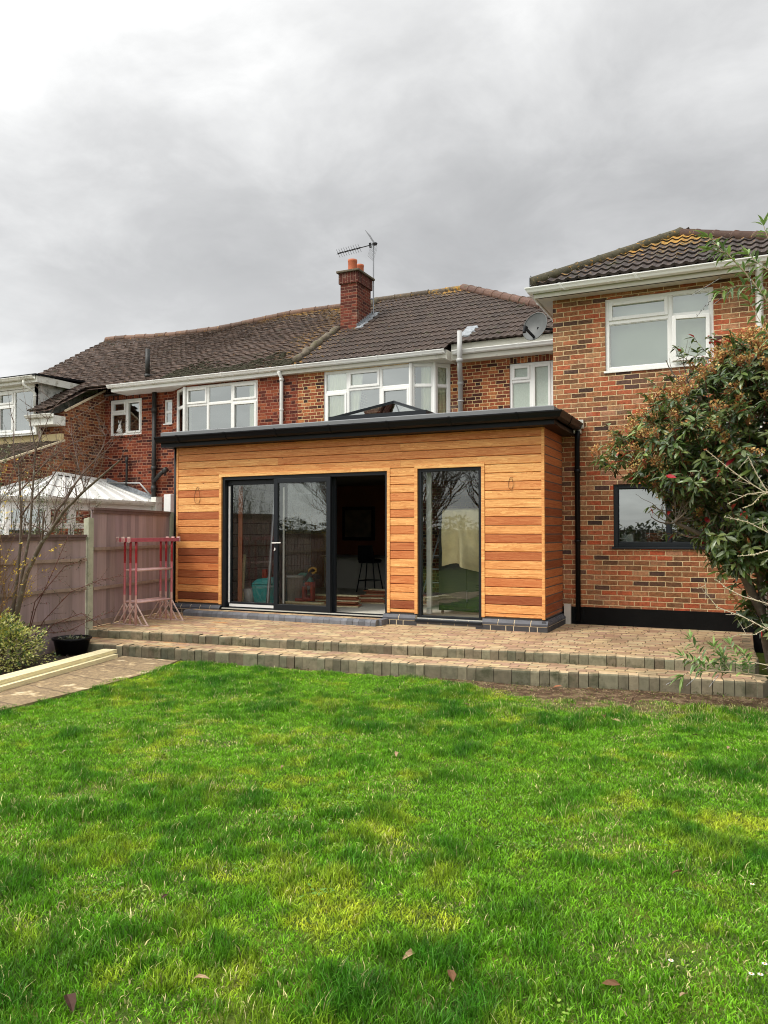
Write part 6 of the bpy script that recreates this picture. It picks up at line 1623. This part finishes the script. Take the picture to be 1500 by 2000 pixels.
def lawn(N, x0, x1, y0, y1, wscale=1.0, hscale=1.0, dens_edge=True):
    x = RNG.uniform(x0, x1, N); y = RNG.uniform(y0, y1, N)
    edge = -3.74-.12*vnoise(y*0+3, y, 2.1, 5)-.18*np.clip((y+4.2)/1.3, 0, 1)**1.0*1.0
    keep = x > edge+RNG.normal(0, .03, N)
    lo = np.interp(x, [p[0] for p in LO], [p[1] for p in LO]); e = lo-y
    wd = .10+1.25*np.clip((x+.6)/1.5, 0, 1)*(1-.45*np.clip((x-1.6)/1.2, 0, 1))
    bare = np.clip(1-e/wd/1.1, 0, 1)*1.7+(vnoise(x, y, 5.5, 9)-.5)*.9*(e < wd*1.6)
    keep &= (e > .0) & (RNG.random(N) > np.clip(bare, 0, .985))
    patch = vnoise(x, y, 1.3, 11)*.3+vnoise(x, y, 3.3, 12)*.35+vnoise(x, y, 8.5, 16)*.35
    tuft = vnoise(x, y, 7, 13)*.6+vnoise(x, y, 15, 14)*.4
    thin = (vnoise(x, y, 2.3, 21)*.6+vnoise(x, y, 6.1, 22)*.4)
    keep &= RNG.random(N) > np.clip((thin-.66)*3.0, 0, .6)
    x, y, patch, tuft, thin, bare = [a[keep] for a in (x, y, patch, tuft, thin, bare)]; n = len(x)
    lush = np.clip((patch-.42)*3.2, 0, 1)
    h = (.019+.030*lush+.075*np.clip(tuft-.45, 0, 1)*(.4+lush))*RNG.uniform(.55, 1.35, n)*hscale*(1-.45*np.clip(bare, 0, 1))
    z = gzi(x, y)-.003
    ca = vnoise(x, y, 3.3, 31)*2*PI*2; ang = ca*.6+RNG.uniform(0, 2*PI, n)
    lean = h*(RNG.uniform(.15, .95, n)+.35*np.clip(.5-lush, 0, 1)); dx_, dy_ = np.cos(ang)*lean, np.sin(ang)*lean
    wa = RNG.uniform(0, 2*PI, n); w_ = RNG.uniform(.0012, .0024, n)*wscale*(1+.5*(1-lush)); wx, wy = np.cos(wa)*w_, np.sin(wa)*w_
    V = np.zeros((n, 5, 3), np.float32)
    V[:, 0] = np.stack([x-wx, y-wy, z], 1); V[:, 1] = np.stack([x+wx, y+wy, z], 1)
    V[:, 2] = np.stack([x+dx_*.38-wx*.8, y+dy_*.38-wy*.8, z+h*.62], 1); V[:, 3] = np.stack([x+dx_*.38+wx*.8, y+dy_*.38+wy*.8, z+h*.62], 1)
    V[:, 4] = np.stack([x+dx_, y+dy_, z+h*(1-.25*RNG.random(n))], 1)
    idx = np.arange(n)[:, None]*5
    loops = np.concatenate([idx+np.array([[0, 1, 3, 2]]), idx+np.array([[2, 3, 4]])], 1).ravel()
    me = bpy.data.meshes.new('grass'); me.vertices.add(n*5); me.vertices.foreach_set('co', V.ravel())
    me.loops.add(n*7); me.loops.foreach_set('vertex_index', loops.astype(np.int32))
    me.polygons.add(n*2); ls = (np.arange(n)[:, None]*7+np.array([[0, 4]])).ravel(); me.polygons.foreach_set('loop_start', ls.astype(np.int32))
    try: me.polygons.foreach_set('loop_total', np.tile([4, 3], n).astype(np.int32))
    except Exception: pass
    dark = np.array([.055, .2, .009]); mid = np.array([.17, .385, .014]); yel = np.array([.46, .52, .035]); straw = np.array([.66, .58, .28])
    t1 = np.clip(lush, 0, 1)[:, None]; c = mid*(1-t1)+dark*t1
    yy_ = np.clip((vnoise(x, y, 1.7, 41)*.33+vnoise(x, y, 5, 42)*.37+vnoise(x, y, 13, 43)*.3-.53)*3.2, 0, 1)[:, None]*(1-.6*t1); c = c*(1-yy_)+yel*yy_
    st_ = (RNG.random(n) < (.02+.22*np.clip((thin-.5)*2, 0, 1)*(1-lush)+.3*np.clip(bare, 0, 1)))[:, None]; c = np.where(st_, straw, c)
    c = c*RNG.uniform(.35, 1.65, (n, 1))*(.75+.5*vnoise(x, y, 22, 51))[:, None]
    col = np.ones((n, 2, 4), np.float32); col[:, 0, :3] = c; col[:, 1, :3] = c*1.12
    a = me.attributes.new('Col', 'FLOAT_COLOR', 'FACE'); a.data.foreach_set('color', col.ravel())
    me.materials.append(M['grass']); me.update(calc_edges=True); me.validate()
    return me
me = lawn(900000, -4.1, 3.6, -9.3, -2.1)
g_ = bpy.data.objects.new('lawn_grass', me); C.objects.link(g_); tag(g_, 'uneven green lawn grass with lush tufts and paler yellow patches', 'grass', kind='stuff')
me2 = lawn(70000, -5, 6, -14, -9.3, 1.6)
g2 = bpy.data.objects.new('lawn_grass', me2); C.objects.link(g2); tag(g2, 'lawn grass continuing behind the viewpoint', 'grass', kind='stuff')

# clover and small weeds low in the turf
mb = MB()
for k in range(110):
    cx_, cy_ = rr(-3.5, 2.9), rr(-8.9, -2.9); kind_ = random.random()
    for j in range(random.randint(8, 22)):
        a = rr(0, 2*PI); r_ = abs(random.gauss(0, .06)); x, y = cx_+r_*math.cos(a), cy_+r_*math.sin(a); g = rr(.8, 1.2)
        if step_edge(x)-y < .05: continue
        mb.leaf((x, y, gz(x, y)+rr(.008, .026)), (math.cos(a), math.sin(a), rr(-.1, .4)), (0, 0, 1), rr(.012, .03), rr(.008, .015), (.12*g, .28*g, .03*g) if kind_ < .6 else (.26*g, .4*g, .05*g), .1, .2)
tag(build('lawn_weeds', mb, 'leafy', None), 'small clover and weed leaves in the turf', 'weeds', kind='stuff')

# litter on the bare soil, moss and crumbs
mb = MB()
for k in range(2600):
    x = rr(-.6, 2.9); y = step_edge(x)-abs(random.gauss(0, .32))-.02; z = gz(x, y)+.004; g = rr(.5, 1.3)
    mb.leaf((x, y, z), (rr(-1, 1), rr(-1, 1), rr(-.1, .35)), (0, 0, 1), rr(.008, .04), rr(.005, .016), random.choice([(.16*g, .1*g, .06*g), (.36*g, .27*g, .17*g), (.08*g, .05*g, .03*g), (.12*g, .13*g, .03*g)]), .1, .2)
for k in range(1500):
    x, y = rr(-6.05, -4.9), rr(-5.8, -2.95); g = rr(.5, 1.3)
    mb.leaf((x, y, -.245+rr(0, .02)), (rr(-1, 1), rr(-1, 1), rr(-.1, .5)), (0, 0, 1), rr(.01, .04), rr(.006, .02), random.choice([(.16*g, .1*g, .06*g), (.07*g, .1*g, .03*g), (.06*g, .04*g, .03*g), (.1*g, .16*g, .04*g), (.3*g, .25*g, .2*g)]), .1, .2)
for P_, z_, nn_ in ((UP, -.108, 500), (LO, gz(0, -3)+.004, 900), (UP, .006, 260)):
    for k in range(nn_):
        x = rr(-5.8, 2.5); y = interp(P_, x)-(.008 if z_ < 0 else -rr(.1, 2.0)); g = rr(.5, 1.4)
        if lawn_noise(x, 0, 2.3, 6) < -.05: continue
        mb.leaf((x, y, z_+rr(0, .012)), (rr(-.5, .5), rr(-1, 0), rr(.0, .9)), (0, 0, 1), rr(.012, .035), rr(.005, .012), random.choice([(.1*g, .17*g, .03*g), (.13*g, .12*g, .04*g), (.12*g, .08*g, .05*g)]), .1, .2)
tag(build('leaf_litter', mb, 'straw', None), 'crumbled leaves and bits on the bare soil by the steps and under the fence', 'litter', kind='stuff')

def dead_leaf(p, L, col, lab, grp='dead leaves on the lawn'):
    mb = MB(); a = rr(0, 2*PI); p = Vector(p)
    mb.leaf(p, (math.cos(a), math.sin(a), rr(.0, .35)), (rr(-.6, .6), rr(-.6, .6), 1), L, L*rr(.32, .5), col, rr(.15, .45), rr(.1, .5))
    solo('fallen_leaf', mb, 'straw', lab, 'leaf', tuple(p), grp)
def spot(px, py):      # a point on the lawn, by bearing and distance from where the photographer stood
    return px, py, gz(px, py)
tan_, brn, drk = (.42, .29, .17), (.16, .08, .04), (.07, .035, .025)
LV = [(.35, -8.66, .09, drk, 'large dark dead leaf in the lawn near the bottom left'), (.69, -8.39, .05, tan_, 'pale curled leaf left of centre near the bottom of the lawn'), (1.36, -7.9, .05, tan_, 'tan leaf standing in the grass near the bottom centre'), (1.56, -8.02, .06, brn, 'brown leaf pair piece near the bottom centre of the lawn'),
      (2.11, -7.78, .06, brn, 'reddish brown leaf lying right of the bottom centre'), (2.33, -7.73, .05, tan_, 'small tan leaf near the bottom right of the lawn'), (.2, -5.45, .07, tan_, 'pale leaf in the middle of the far lawn'), (2.25, -6.69, .06, brn, 'russet leaf half buried in the grass at the right'), (2.41, -4.27, .08, tan_, 'long pale leaf near the right edge of the lawn'),
      (1.4, -3.69, .1, brn, 'crumpled brown leaf on the lawn below the bare soil'), (1.47, -3.75, .07, tan_, 'crumpled tan leaf touching the brown one below the bare soil'), (.69, -2.56, .09, (.38, .16, .08), 'orange brown leaf on the bare soil against the lower step'), (1.02, -2.49, .1, tan_, 'pale dead leaf leaning against the lower step'), (.1, -3.7, .05, tan_, 'small tan leaf in the turf before the steps'), (-.4, -6.07, .04, tan_, 'tiny pale leaf in the left half of the lawn')]
for x, y, L, c_, lab in LV: dead_leaf((x, y, gz(x, y)+.038), L*1.15, c_, lab)
for k in range(22):
    x, y = rr(-2.2, 2.6), rr(-7.9, -3.4); dead_leaf((x, y, gz(x, y)+.022), rr(.02, .045), random.choice([tan_, brn, (.5, .4, .25), drk]), 'small scrap of dead leaf in the turf', 'leaf scraps in the turf')
for k in range(9):
    x, y = rr(.9, 2.5), rr(-1.3, 1.0); dead_leaf((x, y, .01), rr(.03, .07), random.choice([drk, (.2, .03, .03), brn]), 'dark leaf lying on the paved patio by the brick wing', 'leaves on the patio')
def daisy(x, y, lab):
    t = thing('daisy', lab, 'daisy', (x, y, gz(x, y)), 'daisies at the right of the lawn'); z = gz(x, y); h = .045
    mb = MB(); mb.tube([(x, y, z), (x, y, z+h)], .0012, 5, (.1, .2, .03)); build('stem', mb, 'leafy', t)
    mb = MB()
    for k in range(14): a = 2*PI*k/14; mb.leaf((x, y, z+h), (math.cos(a), math.sin(a), .15), (0, 0, 1), .011, .0042, (.85, .85, .82), .05, .1)
    build('petals', mb, 'straw', t); mb = MB(); mb.lathe((x, y, z+h), [(0, .004), (.0035, .003), (.004, 0)], 8, (.8, .55, .05)); build('centre', mb, 'yellow', t)
for x, y, lab in ((2.26, -7.55, 'white daisy standing alone in the lower right of the lawn'), (2.535, -7.5, 'daisy near the bottom right corner, left one of the close pair'), (2.565, -7.49, 'daisy near the bottom right corner, right one of the close pair'), (2.58, -7.41, 'daisy at the right frame edge above the close pair'), (2.545, -6.72, 'daisy at the right edge of the lawn, well above the others')): daisy(x, y, lab)
